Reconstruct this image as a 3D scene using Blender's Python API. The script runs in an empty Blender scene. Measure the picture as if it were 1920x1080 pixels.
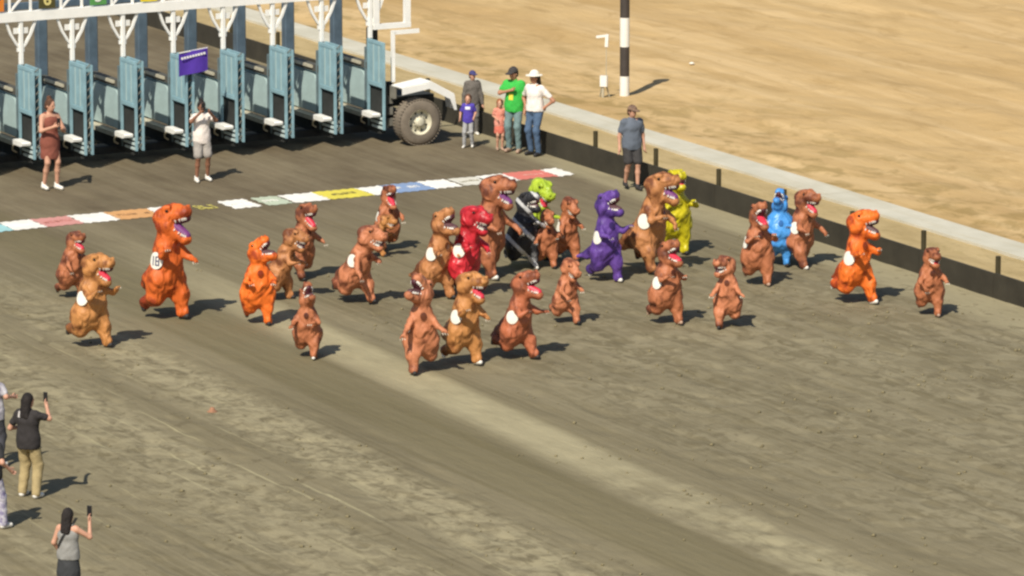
import bpy, math, random
import numpy as np
from mathutils import Vector, Matrix

random.seed(4); rng = np.random.default_rng(4)
S = bpy.context.scene
COL = S.collection

# ------------------------------------------------------------------ camera
F_PX = 10400.0; TH = math.atan(2040 / F_PX); CAM_H = 19.8
cam_d = bpy.data.cameras.new('camera'); cam = bpy.data.objects.new('camera', cam_d); COL.objects.link(cam)
cam_d.sensor_width = 36; cam_d.lens = F_PX * 36 / 1920
cam_d.clip_start = 1; cam_d.clip_end = 4000
cam.location = (0, 0, CAM_H); cam.rotation_euler = (math.pi / 2 - TH, 0, 0)
S.camera = cam

# ------------------------------------------------------------------ daylight
SUN_EL = math.radians(47); LIGHT = Vector((0.375, 0.927)).normalized()      # horizontal travel of the light
w = bpy.data.worlds.new('World'); S.world = w; w.use_nodes = True
nt = w.node_tree; bg = nt.nodes['Background']
sky = nt.nodes.new('ShaderNodeTexSky'); sky.sky_type = 'NISHITA'; sky.sun_disc = False
sky.sun_elevation = SUN_EL; sky.sun_rotation = math.atan2(-LIGHT.x, -LIGHT.y)
nt.links.new(sky.outputs[0], bg.inputs[0]); bg.inputs[1].default_value = 0.075
sun_d = bpy.data.lights.new('sun', 'SUN'); sun_d.energy = 4.3; sun_d.angle = math.radians(0.53); sun_d.color = (1.0, 0.93, 0.80)
sun = bpy.data.objects.new('sun', sun_d); COL.objects.link(sun)
ldir = Vector((LIGHT.x * math.cos(SUN_EL), LIGHT.y * math.cos(SUN_EL), -math.sin(SUN_EL)))
sun.rotation_euler = ldir.to_track_quat('-Z', 'Y').to_euler(); sun.location = (0, 60, 40)
S.view_settings.view_transform = 'Standard'; S.view_settings.look = 'None'
S.view_settings.exposure = 0.25; S.view_settings.gamma = 1; S.view_settings.use_curve_mapping = False
S.cycles.filter_width = 2.5

# ------------------------------------------------------------------ place: points on the ground, track axes
cT, sT = math.cos(TH), math.sin(TH)
def P(px, py, z=0.0):
    x = (px - 960) / F_PX; y = (540 - py) / F_PX
    d = (x, cT + y * sT, -sT + y * cT); t = (z - CAM_H) / d[2]
    return Vector((t * d[0], t * d[1], z))
def ppm(py): return cT * cT * (py + 1500) / CAM_H        # picture pixels per metre of height for something standing at row py
DD = Vector((5489, -10600)).normalized()                # along the track (racing direction)
GG = Vector((-DD.y, DD.x))                              # across the track, towards the infield
W0 = P(1475, 434).xy                                    # a point at the foot of the track wall
def UV(u, v, z=0.0):
    q = W0 + u * GG + v * DD
    return Vector((q.x, q.y, z))
TRACK_ROT = math.atan2(GG.y, GG.x)                      # local x = across (u), local y = -v

# ------------------------------------------------------------------ materials
MATS = {}
def mat(name, rgb, rough=0.7, var=0.12, scale=6.0, bump=0.0, bscale=None, metal=0.0, spec=0.4, rgb2=None, detail=4):
    if name in MATS: return MATS[name]
    m = bpy.data.materials.new(name); m.use_nodes = True; n = m.node_tree; L = n.links
    b = n.nodes['Principled BSDF']
    b.inputs['Roughness'].default_value = rough; b.inputs['Metallic'].default_value = metal
    b.inputs['Specular IOR Level'].default_value = spec
    tc = n.nodes.new('ShaderNodeTexCoord'); nz = n.nodes.new('ShaderNodeTexNoise')
    nz.inputs['Scale'].default_value = scale; nz.inputs['Detail'].default_value = detail; nz.inputs['Roughness'].default_value = 0.6
    L.new(tc.outputs['Object'], nz.inputs['Vector'])
    mr = n.nodes.new('ShaderNodeMapRange'); mr.inputs['From Min'].default_value = 0.3; mr.inputs['From Max'].default_value = 0.7
    L.new(nz.outputs['Fac'], mr.inputs['Value'])
    mx = n.nodes.new('ShaderNodeMix'); mx.data_type = 'RGBA'
    c2 = rgb2 if rgb2 else tuple(c * (1 - var) for c in rgb)
    c1 = rgb if rgb2 else tuple(min(1, c * (1 + var)) for c in rgb)
    mx.inputs['A'].default_value = (*c1, 1); mx.inputs['B'].default_value = (*c2, 1)
    L.new(mr.outputs['Result'], mx.inputs['Factor']); L.new(mx.outputs['Result'], b.inputs['Base Color'])
    if bump:
        n2 = n.nodes.new('ShaderNodeTexNoise'); n2.inputs['Scale'].default_value = bscale or scale * 3; n2.inputs['Detail'].default_value = 5
        L.new(tc.outputs['Object'], n2.inputs['Vector'])
        bp = n.nodes.new('ShaderNodeBump'); bp.inputs['Strength'].default_value = bump; bp.inputs['Distance'].default_value = 0.02
        L.new(n2.outputs['Fac'], bp.inputs['Height']); L.new(bp.outputs['Normal'], b.inputs['Normal'])
    MATS[name] = m
    return m

def costume_mat(name, belly, back, rough=0.5):
    """inflatable polyester with a printed darker back ('print' attribute) and mottling"""
    if name in MATS: return MATS[name]
    m = bpy.data.materials.new(name); m.use_nodes = True; n = m.node_tree; L = n.links
    b = n.nodes['Principled BSDF']; b.inputs['Roughness'].default_value = rough; b.inputs['Specular IOR Level'].default_value = 0.32
    at = n.nodes.new('ShaderNodeAttribute'); at.attribute_name = 'print'
    tc = n.nodes.new('ShaderNodeTexCoord'); mp = n.nodes.new('ShaderNodeMapping'); mp.inputs['Scale'].default_value = (1, 1, 0.8)
    L.new(tc.outputs['Object'], mp.inputs['Vector'])
    nz = n.nodes.new('ShaderNodeTexNoise'); nz.inputs['Scale'].default_value = 5.5; nz.inputs['Detail'].default_value = 5
    L.new(mp.outputs[0], nz.inputs['Vector'])
    ad = n.nodes.new('ShaderNodeMath'); ad.operation = 'MULTIPLY_ADD'; ad.inputs[1].default_value = 5.0; ad.inputs[2].default_value = -2.5
    L.new(nz.outputs['Fac'], ad.inputs[0])
    sm = n.nodes.new('ShaderNodeMath'); sm.operation = 'ADD'; sm.use_clamp = True
    L.new(ad.outputs[0], sm.inputs[0]); L.new(at.outputs['Fac'], sm.inputs[1])
    mx = n.nodes.new('ShaderNodeMix'); mx.data_type = 'RGBA'
    mx.inputs['A'].default_value = (*belly, 1); mx.inputs['B'].default_value = (*back, 1)
    L.new(sm.outputs[0], mx.inputs['Factor']); L.new(mx.outputs['Result'], b.inputs['Base Color'])
    n2 = n.nodes.new('ShaderNodeTexNoise'); n2.inputs['Scale'].default_value = 4.5; n2.inputs['Detail'].default_value = 1.6; n2.inputs['Distortion'].default_value = 0.7
    mp2 = n.nodes.new('ShaderNodeMapping'); mp2.inputs['Scale'].default_value = (1.3, 1.3, 0.8); L.new(tc.outputs['Object'], mp2.inputs['Vector']); L.new(mp2.outputs[0], n2.inputs['Vector'])
    bp = n.nodes.new('ShaderNodeBump'); bp.inputs['Strength'].default_value = 0.8; bp.inputs['Distance'].default_value = 0.10
    L.new(n2.outputs['Fac'], bp.inputs['Height']); L.new(bp.outputs['Normal'], b.inputs['Normal'])
    MATS[name] = m
    return m

def ramp(n, stops, interp='LINEAR'):
    r = n.nodes.new('ShaderNodeValToRGB'); cr = r.color_ramp; cr.interpolation = interp
    while len(cr.elements) < len(stops): cr.elements.new(0.5)
    for e, (p, c) in zip(cr.elements, stops): e.position = p; e.color = (*c, 1) if len(c) == 3 else c
    return r

def ground_mat(name, kind):
    """soil: colour by moisture bands across the track (object x = u, y = -v), streaks dragged along the track, clods"""
    m = bpy.data.materials.new(name); m.use_nodes = True; n = m.node_tree; L = n.links
    b = n.nodes['Principled BSDF']; b.inputs['Roughness'].default_value = 0.95; b.inputs['Specular IOR Level'].default_value = 0.15
    tc = n.nodes.new('ShaderNodeTexCoord')
    def noise(scale, sx=1, sy=1, detail=5, rough=0.6, dist=0.0):
        mp = n.nodes.new('ShaderNodeMapping'); mp.inputs['Scale'].default_value = (sx, sy, 1)
        L.new(tc.outputs['Object'], mp.inputs['Vector'])
        z = n.nodes.new('ShaderNodeTexNoise'); z.inputs['Scale'].default_value = scale; z.inputs['Detail'].default_value = detail
        z.inputs['Roughness'].default_value = rough; z.inputs['Distortion'].default_value = dist
        L.new(mp.outputs[0], z.inputs['Vector']); return z.outputs['Fac']
    def math_(op, a, c=None, d=None, clamp=False):
        k = n.nodes.new('ShaderNodeMath'); k.operation = op; k.use_clamp = clamp
        for i, x in enumerate((a, c, d)):
            if x is None: continue
            if isinstance(x, (int, float)): k.inputs[i].default_value = x
            else: L.new(x, k.inputs[i])
        return k.outputs[0]
    def mrange(v, a, c, lo=0.0, hi=1.0):
        k = n.nodes.new('ShaderNodeMapRange'); L.new(v, k.inputs['Value'])
        k.inputs['From Min'].default_value = a; k.inputs['From Max'].default_value = c
        k.inputs['To Min'].default_value = lo; k.inputs['To Max'].default_value = hi; return k.outputs['Result']
    def mix(f, a, c):
        k = n.nodes.new('ShaderNodeMix'); k.data_type = 'RGBA'
        for key, x in (('Factor', f), ('A', a), ('B', c)):
            if isinstance(x, (int, float)): k.inputs[key].default_value = x
            elif isinstance(x, tuple): k.inputs[key].default_value = (*x, 1)
            else: L.new(x, k.inputs[key])
        return k.outputs['Result']
    sp = n.nodes.new('ShaderNodeSeparateXYZ'); L.new(tc.outputs['Object'], sp.inputs[0])
    u, y = sp.outputs['X'], sp.outputs['Y']
    if kind == 'track':
        far = mrange(y, 2.0, 8.0)                           # towards the gate the soil is damper and browner
        base = mix(mrange(noise(0.35, 2.2, 0.35, 5), 0.35, 0.65), (0.148, 0.125, 0.073), (0.204, 0.174, 0.105))
        browner = mix(mrange(noise(0.6, 1.2, 0.5, 5), 0.38, 0.62), (0.116, 0.090, 0.056), (0.182, 0.148, 0.094))
        base = mix(far, base, browner)
        st = mrange(noise(1.0, 3.4, 0.09, 4, 0.6), 0.46, 0.68)            # streaks dragged by the harrow
        base = mix(math_('MULTIPLY', st, mrange(y, 1.0, 7.0, 0.5, 0.16)), base, (0.240, 0.207, 0.132))
        dkst = mrange(noise(0.8, 4.0, 0.07, 3, 0.55), 0.52, 0.66)
        base = mix(math_('MULTIPLY', dkst, mrange(y, 1.0, 7.0, 0.45, 0.14)), base, (0.128, 0.106, 0.056))
        hl = mrange(noise(1.0, 9.0, 0.06, 2, 0.5), 0.44, 0.60)             # fine harrow lines
        base = mix(math_('MULTIPLY', hl, mrange(y, 1.0, 7.0, 0.30, 0.12)), base, (0.255, 0.220, 0.140))
        # moisture bands along the track
        wob = math_('MULTIPLY_ADD', noise(0.45, 1.0, 0.4, 3), 0.9, -0.45)
        fw = math_('MULTIPLY_ADD', noise(2.2, 1.0, 0.8, 4, 0.65), 1.8, -0.9)
        brk = mrange(y, -15.5, -18.5)                       # past v = 16 the smooth pale band breaks up
        uu0 = math_('ADD', u, math_('MULTIPLY', y, -0.035))
        uu = math_('ADD', math_('ADD', uu0, math_('MULTIPLY', wob, 0.16)), math_('MULTIPLY', fw, math_('MULTIPLY_ADD', brk, 0.42, 0.04)))
        ul = math_('ADD', math_('ADD', uu0, math_('MULTIPLY', wob, 0.4)), math_('MULTIPLY', fw, 0.42))
        def q(x): return (x + 25.0) / 26.0
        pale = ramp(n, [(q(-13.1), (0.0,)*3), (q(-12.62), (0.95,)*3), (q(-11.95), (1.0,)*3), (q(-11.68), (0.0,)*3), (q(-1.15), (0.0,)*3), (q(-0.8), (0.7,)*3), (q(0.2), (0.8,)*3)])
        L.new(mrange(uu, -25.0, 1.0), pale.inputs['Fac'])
        lump = ramp(n, [(q(-24.2), (0.2,)*3), (q(-22.9), (0.1,)*3), (q(-22.5), (0.75,)*3), (q(-22.1), (0.15,)*3), (q(-20.2), (0.1,)*3), (q(-19.2), (0.7,)*3), (q(-17.9), (0.85,)*3), (q(-17.35), (0.05,)*3),
                        (q(-16.8), (0.1,)*3), (q(-16.3), (1.0,)*3), (q(-15.5), (0.95,)*3), (q(-15.1), (0.0,)*3)])
        L.new(mrange(ul, -25.0, 1.0), lump.inputs['Fac'])
        blob = mrange(noise(2.9, 1.15, 0.85, 4, 0.6, 0.9), 0.38, 0.60)
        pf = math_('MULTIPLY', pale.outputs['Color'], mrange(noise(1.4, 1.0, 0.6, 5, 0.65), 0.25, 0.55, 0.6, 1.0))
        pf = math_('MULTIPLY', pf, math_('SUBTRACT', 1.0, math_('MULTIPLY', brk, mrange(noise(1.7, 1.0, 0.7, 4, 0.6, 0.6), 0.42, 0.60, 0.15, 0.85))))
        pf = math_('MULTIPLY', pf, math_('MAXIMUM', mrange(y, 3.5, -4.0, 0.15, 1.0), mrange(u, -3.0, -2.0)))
        lf = math_('MULTIPLY', math_('MULTIPLY', lump.outputs['Color'], blob), mrange(y, 4.0, -5.0, 0.25, 0.9))
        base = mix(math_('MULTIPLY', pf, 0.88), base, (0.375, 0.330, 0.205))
        base = mix(math_('MULTIPLY', mrange(uu0, -14.9, -14.2), math_('MULTIPLY', mrange(uu0, -12.9, -13.3), 0.55)), base, (0.150, 0.128, 0.068))
        base = mix(math_('MULTIPLY', lf, 0.95), base, (0.335, 0.292, 0.182))
        thin = math_('MULTIPLY', mrange(noise(1.0, 5.0, 0.16, 4, 0.6, 0.3), 0.60, 0.70), mrange(u, -15.5, -17.0))
        base = mix(math_('MULTIPLY', thin, 0.7), base, (0.42, 0.375, 0.225))
        # hoof-cut, mottled ground on the right
        rg = math_('MULTIPLY', mrange(y, 0.5, -5.0), mrange(math_('ADD', u, math_('MULTIPLY', fw, 1.2)), -11.9, -9.8))
        big = mrange(noise(0.5, 1.0, 0.6, 3), 0.36, 0.6, 0.25, 1.0)
        rgn = mrange(noise(2.6, 1.2, 0.75, 3, 0.55, 0.9), 0.45, 0.58)
        base = mix(math_('MULTIPLY', math_('MULTIPLY', rg, math_('MULTIPLY', rgn, big)), 0.64), base, (0.285, 0.248, 0.158))
        dnt = mrange(noise(2.6, 1.1, 0.9, 3, 0.6, 0.7), 0.585, 0.66)
        base = mix(math_('MULTIPLY', math_('MULTIPLY', math_('MAXIMUM', rg, mrange(u, -15.0, -16.0)), dnt), 0.5), base, (0.118, 0.097, 0.056))
        h = math_('ADD', math_('MULTIPLY', noise(3.0, 1.3, 0.8, 3, 0.5), 1.0), math_('MULTIPLY', noise(1.5, 4.0, 0.15, 3), 0.5))
        dist = 0.035
    elif kind == 'infield':
        base = mix(mrange(noise(0.16, 1.8, 0.30, 4), 0.36, 0.62), (0.56, 0.395, 0.19), (0.475, 0.322, 0.146))
        st = mrange(noise(0.55, 2.4, 0.14, 4, 0.6, 0.4), 0.47, 0.66)
        base = mix(math_('MULTIPLY', st, 0.5), base, (0.67, 0.495, 0.27))
        patch = mrange(noise(0.42, 1.0, 0.45, 4, 0.6, 0.6), 0.50, 0.66)
        base = mix(math_('MULTIPLY', patch, 0.55), base, (0.40, 0.265, 0.11))
        dk = mrange(noise(1.1, 1.2, 0.6, 4, 0.65, 0.6), 0.54, 0.68)
        base = mix(math_('MULTIPLY', dk, 0.55), base, (0.38, 0.25, 0.105))
        near = math_('MULTIPLY', mrange(u, 9.0, 3.4), mrange(noise(1.3, 1.0, 0.7, 4, 0.65, 0.5), 0.49, 0.6))
        base = mix(math_('MULTIPLY', near, 0.75), base, (0.27, 0.19, 0.07))
        h = math_('ADD', math_('MULTIPLY', noise(2.6, 1.2, 0.8, 4, 0.6), 1.0), math_('MULTIPLY', noise(0.9, 2.5, 0.25, 3), 0.7))
        dist = 0.035
    elif kind == 'verge':
        base = mix(mrange(noise(0.8, 2.0, 0.4, 6), 0.36, 0.64), (0.50, 0.385, 0.20), (0.385, 0.29, 0.142))
        base = mix(math_('MULTIPLY', mrange(noise(3, 1, 0.5, 5, 0.7), 0.52, 0.66), 0.5), base, (0.30, 0.23, 0.10))
        h = noise(5, 1, 1, 6, 0.7); dist = 0.05
    else:
        base = mix(mrange(noise(0.7, 1, 1, 6), 0.36, 0.64), (0.60, 0.57, 0.47), (0.50, 0.475, 0.38))
        base = mix(math_('MULTIPLY', mrange(noise(1.3, 3, 0.3, 6, 0.75), 0.5, 0.68), 0.45), base, (0.46, 0.40, 0.27))
        h = noise(20, 1, 1, 4); dist = 0.01
    L.new(base, b.inputs['Base Color'])
    bp = n.nodes.new('ShaderNodeBump'); bp.inputs['Strength'].default_value = 0.8; bp.inputs['Distance'].default_value = dist
    L.new(h, bp.inputs['Height']); L.new(bp.outputs['Normal'], b.inputs['Normal'])
    return m

# ------------------------------------------------------------------ object helpers
def link(name, mesh, parent=None, **props):
    o = bpy.data.objects.new(name, mesh); COL.objects.link(o)
    if parent is not None: o.parent = parent
    for k, v in props.items(): o[k] = v
    return o
def thing(name, label, cat, loc=(0, 0, 0), rotz=0.0, group=None):
    o = bpy.data.objects.new(name, None); COL.objects.link(o); o.empty_display_size = 0.2
    o.location = loc; o.rotation_euler = (0, 0, rotz); o['label'] = label; o['category'] = cat
    if group: o['group'] = group
    return o
def mesh_from(name, v, f, m, smooth=False):
    me = bpy.data.meshes.new(name); v = np.asarray(v, dtype=np.float64).reshape(-1, 3)
    if isinstance(f, np.ndarray):
        k = f.shape[1]; me.vertices.add(len(v)); me.vertices.foreach_set('co', v.ravel())
        me.loops.add(f.size); me.loops.foreach_set('vertex_index', f.ravel().astype(np.int32))
        me.polygons.add(len(f)); me.polygons.foreach_set('loop_start', np.arange(0, f.size, k, dtype=np.int32))
        me.update(calc_edges=True)
    else:
        me.from_pydata([tuple(p) for p in v], [], f); me.update()
    if smooth: me.polygons.foreach_set('use_smooth', np.ones(len(me.polygons), dtype=bool))
    if m is not None: me.materials.append(m)
    return me

class MB:
    """collects boxes, bars, tubes into one mesh"""
    def __init__(s): s.v = []; s.f = []
    def add(s, v, f):
        o = len(s.v); s.v += [tuple(p) for p in v]; s.f += [tuple(i + o for i in q) for q in f]; return s
    def box(s, lo, hi, bev=0.0):
        (x0, y0, z0), (x1, y1, z1) = lo, hi
        if bev <= 0:
            v = [(x0,y0,z0),(x1,y0,z0),(x1,y1,z0),(x0,y1,z0),(x0,y0,z1),(x1,y0,z1),(x1,y1,z1),(x0,y1,z1)]
            return s.add(v, [(0,3,2,1),(4,5,6,7),(0,1,5,4),(1,2,6,5),(2,3,7,6),(3,0,4,7)])
        b = bev; prof = [(x0+b,y0),(x1-b,y0),(x1,y0+b),(x1,y1-b),(x1-b,y1),(x0+b,y1),(x0,y1-b),(x0,y0+b)]
        v = [(x,y,z0) for x,y in prof] + [(x,y,z1) for x,y in prof]
        return s.add(v, [tuple(range(7,-1,-1)), tuple(range(8,16))] + [(i,(i+1)%8,8+(i+1)%8,8+i) for i in range(8)])
    def bar(s, a, b, w, h=None, up=(0, 0, 1)):
        a = Vector(a); b = Vector(b); h = h or w; d = (b - a).normalized(); up = Vector(up)
        if abs(d.dot(up)) > 0.98: up = Vector((1, 0, 0))
        r = d.cross(up).normalized(); q = r.cross(d)
        v = [e + r * sx * w / 2 + q * sz * h / 2 for e in (a, b) for sx, sz in ((-1,-1),(1,-1),(1,1),(-1,1))]
        return s.add(v, [(0,1,2,3),(7,6,5,4),(0,4,5,1),(1,5,6,2),(2,6,7,3),(3,7,4,0)])
    def tube(s, pts, r, n=10):
        pts = [Vector(p) for p in pts]; rs = r if isinstance(r, (list, tuple)) else [r] * len(pts); vv = []; ff = []
        for i, p in enumerate(pts):
            d = (pts[min(i+1, len(pts)-1)] - pts[max(i-1, 0)]).normalized()
            up = Vector((0, 0, 1)) if abs(d.z) < 0.95 else Vector((1, 0, 0)); a = d.cross(up).normalized(); q = a.cross(d)
            vv += [p + (a * math.cos(t) + q * math.sin(t)) * rs[i] for t in [2 * math.pi * k / n for k in range(n)]]
        for i in range(len(pts) - 1):
            ff += [(i*n+k, i*n+(k+1)%n, (i+1)*n+(k+1)%n, (i+1)*n+k) for k in range(n)]
        ff += [tuple(range(n-1, -1, -1)), tuple(range((len(pts)-1)*n, len(pts)*n))]
        return s.add(vv, ff)
    def lathe(s, prof, c, axis='y', n=32):
        vv = []; ff = []
        for k in range(n):
            t = 2 * math.pi * k / n
            for r, h in prof:
                a, b = r * math.cos(t), r * math.sin(t)
                p = {'y': (a, h, b), 'z': (a, b, h), 'x': (h, a, b)}[axis]
                vv.append((c[0] + p[0], c[1] + p[1], c[2] + p[2]))
        m = len(prof)
        for k in range(n):
            for i in range(m - 1): ff.append((k*m+i, k*m+i+1, ((k+1)%n)*m+i+1, ((k+1)%n)*m+i))
        return s.add(vv, ff)
    def prism(s, poly, axis, a, b):
        """poly in the other two axes, extruded a..b"""
        n = len(poly)
        def pt(p, h): return {'x': (h, p[0], p[1]), 'y': (p[0], h, p[1]), 'z': (p[0], p[1], h)}[axis]
        return s.add([pt(p, a) for p in poly] + [pt(p, b) for p in poly],
                     [tuple(range(n-1,-1,-1)), tuple(range(n, 2*n))] + [(i,(i+1)%n,n+(i+1)%n,n+i) for i in range(n)])
    def mesh(s, name, m, smooth=False):
        me = mesh_from(name, s.v, s.f, m)
        import bmesh
        bm = bmesh.new(); bm.from_mesh(me); bmesh.ops.recalc_face_normals(bm, faces=bm.faces); bm.to_mesh(me); bm.free()
        if smooth: me.polygons.foreach_set('use_smooth', np.ones(len(me.polygons), dtype=bool))
        return me
    def build(s, name, m, parent=None, smooth=False, **props): return link(name, s.mesh(name, m, smooth), parent, **props)

def text_mesh(txt, size, m, depth=0.004):
    cu = bpy.data.curves.new('lettering', 'FONT'); cu.body = txt; cu.size = size; cu.align_x = 'CENTER'; cu.align_y = 'CENTER'; cu.extrude = depth; cu.offset = size * 0.02
    o = bpy.data.objects.new('lettering', cu); COL.objects.link(o)
    bpy.context.view_layer.update()
    me = bpy.data.meshes.new_from_object(o.evaluated_get(bpy.context.evaluated_depsgraph_get()))
    bpy.data.objects.remove(o); bpy.data.curves.remove(cu); me.materials.clear(); me.materials.append(m); me.name = 'lettering'
    return me

# ------------------------------------------------------------------ smooth bodies: blended solids on a grid, meshed by surface nets
class Blob:
    def __init__(s): s.pr = []; s.head_calm = False; s.folds = 0.0; s.seed = 0.0; s.fscale = 1.0
    def cone(s, a, b, ra, rb, k=0.03): s.pr.append(('c', np.array(a, float), np.array(b, float), ra, rb, k, None)); return s
    def ell(s, c, r, k=0.03, rot=None, clip=None): s.pr.append(('e', np.array(c, float), np.array(r, float), rot, clip, k, None)); return s
    @staticmethod
    def dist(p, X):
        if p[0] == 'c':
            a, b, ra, rb = p[1:5]; ab = b - a; L2 = max(float(ab @ ab), 1e-9)
            t = np.clip(((X - a) @ ab) / L2, 0, 1)
            q = X - a - t[..., None] * ab
            return np.sqrt((q * q).sum(-1)) - (ra + (rb - ra) * t)
        c, r, rot, clip = p[1:5]; q = X - c
        if rot is not None: q = q @ rot            # rot columns = local axes in body space
        k0 = np.sqrt(((q / r) ** 2).sum(-1)); k1 = np.sqrt(((q / (r * r)) ** 2).sum(-1)) + 1e-9
        d = k0 * (k0 - 1) / k1
        if clip is not None:
            nrm, off = np.array(clip[0], float), clip[1]
            d = np.maximum(d, X @ nrm - off)
        return d
    @staticmethod
    def smin(a, b, k):
        h = np.maximum(k - np.abs(a - b), 0) / k
        return np.minimum(a, b) - h * h * k * 0.25
    def bounds(s, p):
        if p[0] == 'c':
            r = max(p[3], p[4]); return np.minimum(p[1], p[2]) - r, np.maximum(p[1], p[2]) + r
        r = np.full(3, p[2].max()) if p[3] is not None else p[2]
        return p[1] - r, p[1] + r
    def at(s, X):
        F = np.full(X.shape[:-1], 9.0)
        for p in s.pr: F = s.smin(F, s.dist(p, X), p[5])
        return F
    def mesh_data(s, h):
        bb = [s.bounds(p) for p in s.pr]; lo = np.min([b[0] for b in bb], 0) - 4 * h; hi = np.max([b[1] for b in bb], 0) + 4 * h
        n = np.ceil((hi - lo) / h).astype(int) + 1; F = np.full(n, 1.0, np.float32)
        ax = [lo[i] + h * np.arange(n[i]) for i in range(3)]
        for p, (b0, b1) in zip(s.pr, bb):
            mrg = p[5] + 3 * h
            i0 = np.maximum(((b0 - mrg - lo) / h).astype(int), 0); i1 = np.minimum(np.ceil((b1 + mrg - lo) / h).astype(int) + 1, n)
            sl = tuple(slice(i0[k], i1[k]) for k in range(3))
            X = np.stack(np.meshgrid(*[ax[k][sl[k]] for k in range(3)], indexing='ij'), -1)
            F[sl] = s.smin(F[sl], s.dist(p, X), p[5])
        if s.folds:
            X, Y, Z = np.meshgrid(*ax, indexing='ij', sparse=True); q = s.fscale; e = s.seed
            F += s.folds * (np.clip((.74 - Z) / .12, .25, 1) if s.head_calm else 1.0) * (np.sin(31*q*X + 11*q*Z + e) * np.sin(27*q*Y - 9*q*Z + 2*e) + 0.8 * np.sin(38*q*Z + 9*q*Y*np.sin(e) + 13*q*X + 3*e) * np.sin(14*q*X - 17*q*Y + e) + .6 * np.sin(58*q*Y + 22*q*X*np.cos(e) + 4*np.sin(15*q*Z + e)) * np.sin(13*q*Z + 17*q*X + 2*e)).astype(np.float32)
        neg = F < 0
        c = [neg[a:n[0]-1+a, b:n[1]-1+b, d:n[2]-1+d] for a in (0, 1) for b in (0, 1) for d in (0, 1)]
        tot = sum(x.astype(np.int8) for x in c); act = (tot > 0) & (tot < 8)
        I = np.argwhere(act); idx = np.full(act.shape, -1, np.int64); idx[act] = np.arange(len(I))
        acc = np.zeros((len(I), 3)); cnt = np.zeros(len(I)); offs = [(a, b, d) for a in (0, 1) for b in (0, 1) for d in (0, 1)]
        for ia, oa in enumerate(offs):
            for ob in offs[ia + 1:]:
                if sum(abs(x - y) for x, y in zip(oa, ob)) != 1: continue
                fa = F[tuple((I + oa).T)]; fb = F[tuple((I + ob).T)]; mk = (fa < 0) != (fb < 0)
                t = np.where(mk, fa / np.where(mk, fa - fb, 1), 0)
                pt = np.array(oa) + t[:, None] * (np.array(ob) - np.array(oa)); acc[mk] += pt[mk]; cnt[mk] += 1
        V = lo + h * (I + acc / cnt[:, None]); Q = []
        for k in range(3):
            sa = [slice(None)] * 3; sb = [slice(None)] * 3; sa[k] = slice(0, n[k] - 1); sb[k] = slice(1, n[k])
            A = neg[tuple(sa)]; B = neg[tuple(sb)]; k1, k2 = (k + 1) % 3, (k + 2) % 3
            for mask, flip in ((A & ~B, False), (~A & B, True)):
                E = np.argwhere(mask); e1 = np.zeros(3, int); e1[k1] = 1; e2 = np.zeros(3, int); e2[k2] = 1
                q = np.stack([idx[tuple((E - x).T)] for x in (e1 + e2, e2, 0 * e1, e1)], 1)
                Q.append(q[:, ::-1] if flip else q)
        return V, np.concatenate(Q)

# ------------------------------------------------------------------ soil relief (real height, metres)
def vnoise(x, y, seed=0):
    xi = np.floor(x).astype(np.int64); yi = np.floor(y).astype(np.int64); fx = x - xi; fy = y - yi
    fx = fx * fx * (3 - 2 * fx); fy = fy * fy * (3 - 2 * fy)
    def hsh(a, b):
        k = (a * 374761393 + b * 668265263 + seed * 974711) & 0x7fffffff
        k = ((k ^ (k >> 13)) * 1274126177) & 0x7fffffff
        return ((k ^ (k >> 16)) & 0xffff) / 65535.0
    return (hsh(xi, yi) * (1 - fx) + hsh(xi + 1, yi) * fx) * (1 - fy) + (hsh(xi, yi + 1) * (1 - fx) + hsh(xi + 1, yi + 1) * fx) * fy
def sstep(a, b, x):
    t = np.clip((x - a) / (b - a), 0, 1); return t * t * (3 - 2 * t)
def track_h(u, v):
    """relief of the track in the frame (u across, v along)"""
    right = sstep(-1, 4, v) * sstep(-13.2, -11, u) * sstep(-0.6, -2, u)
    left = sstep(-14.6, -16, u); pale = sstep(17, 20, v) * sstep(-14, -13, u) * sstep(-11.4, -12.2, u)
    rough = np.clip(0.18 + 0.9 * right + 0.9 * left + 0.7 * pale, 0, 1)
    a = 0.7 * vnoise(u * 2.2, v * 1.3, 1) + 0.35 * vnoise(u * 5, v * 3, 2) - 0.5
    pits = -np.clip(vnoise(u * 2.9, v * 1.9, 5) - 0.60, 0, 0.22) * 7.0
    fur = 0.35 * (vnoise(u * 5.5, v * 0.18, 3) - 0.5)
    return 0.018 * rough * (a + pits) + 0.020 * fur
def sheet(u0, u1, v0, v1, step, hf, z0):
    nu = int(round((u1 - u0) / step)) + 1; nv = int(round((v1 - v0) / step)) + 1
    U, V = np.meshgrid(np.linspace(u0, u1, nu), np.linspace(v0, v1, nv), indexing='ij')
    Z = (hf(U, V) if hf else np.zeros_like(U)) + z0
    vv = np.stack([U, -V, Z], -1).reshape(-1, 3); i = np.arange(nu * nv).reshape(nu, nv)
    f = np.stack([i[:-1, :-1], i[:-1, 1:], i[1:, 1:], i[1:, :-1]], -1).reshape(-1, 4)
    return vv, f
def place_track(o):
    o.location = (W0.x, W0.y, 0); o.rotation_euler = (0, 0, TRACK_ROT); return o

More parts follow.
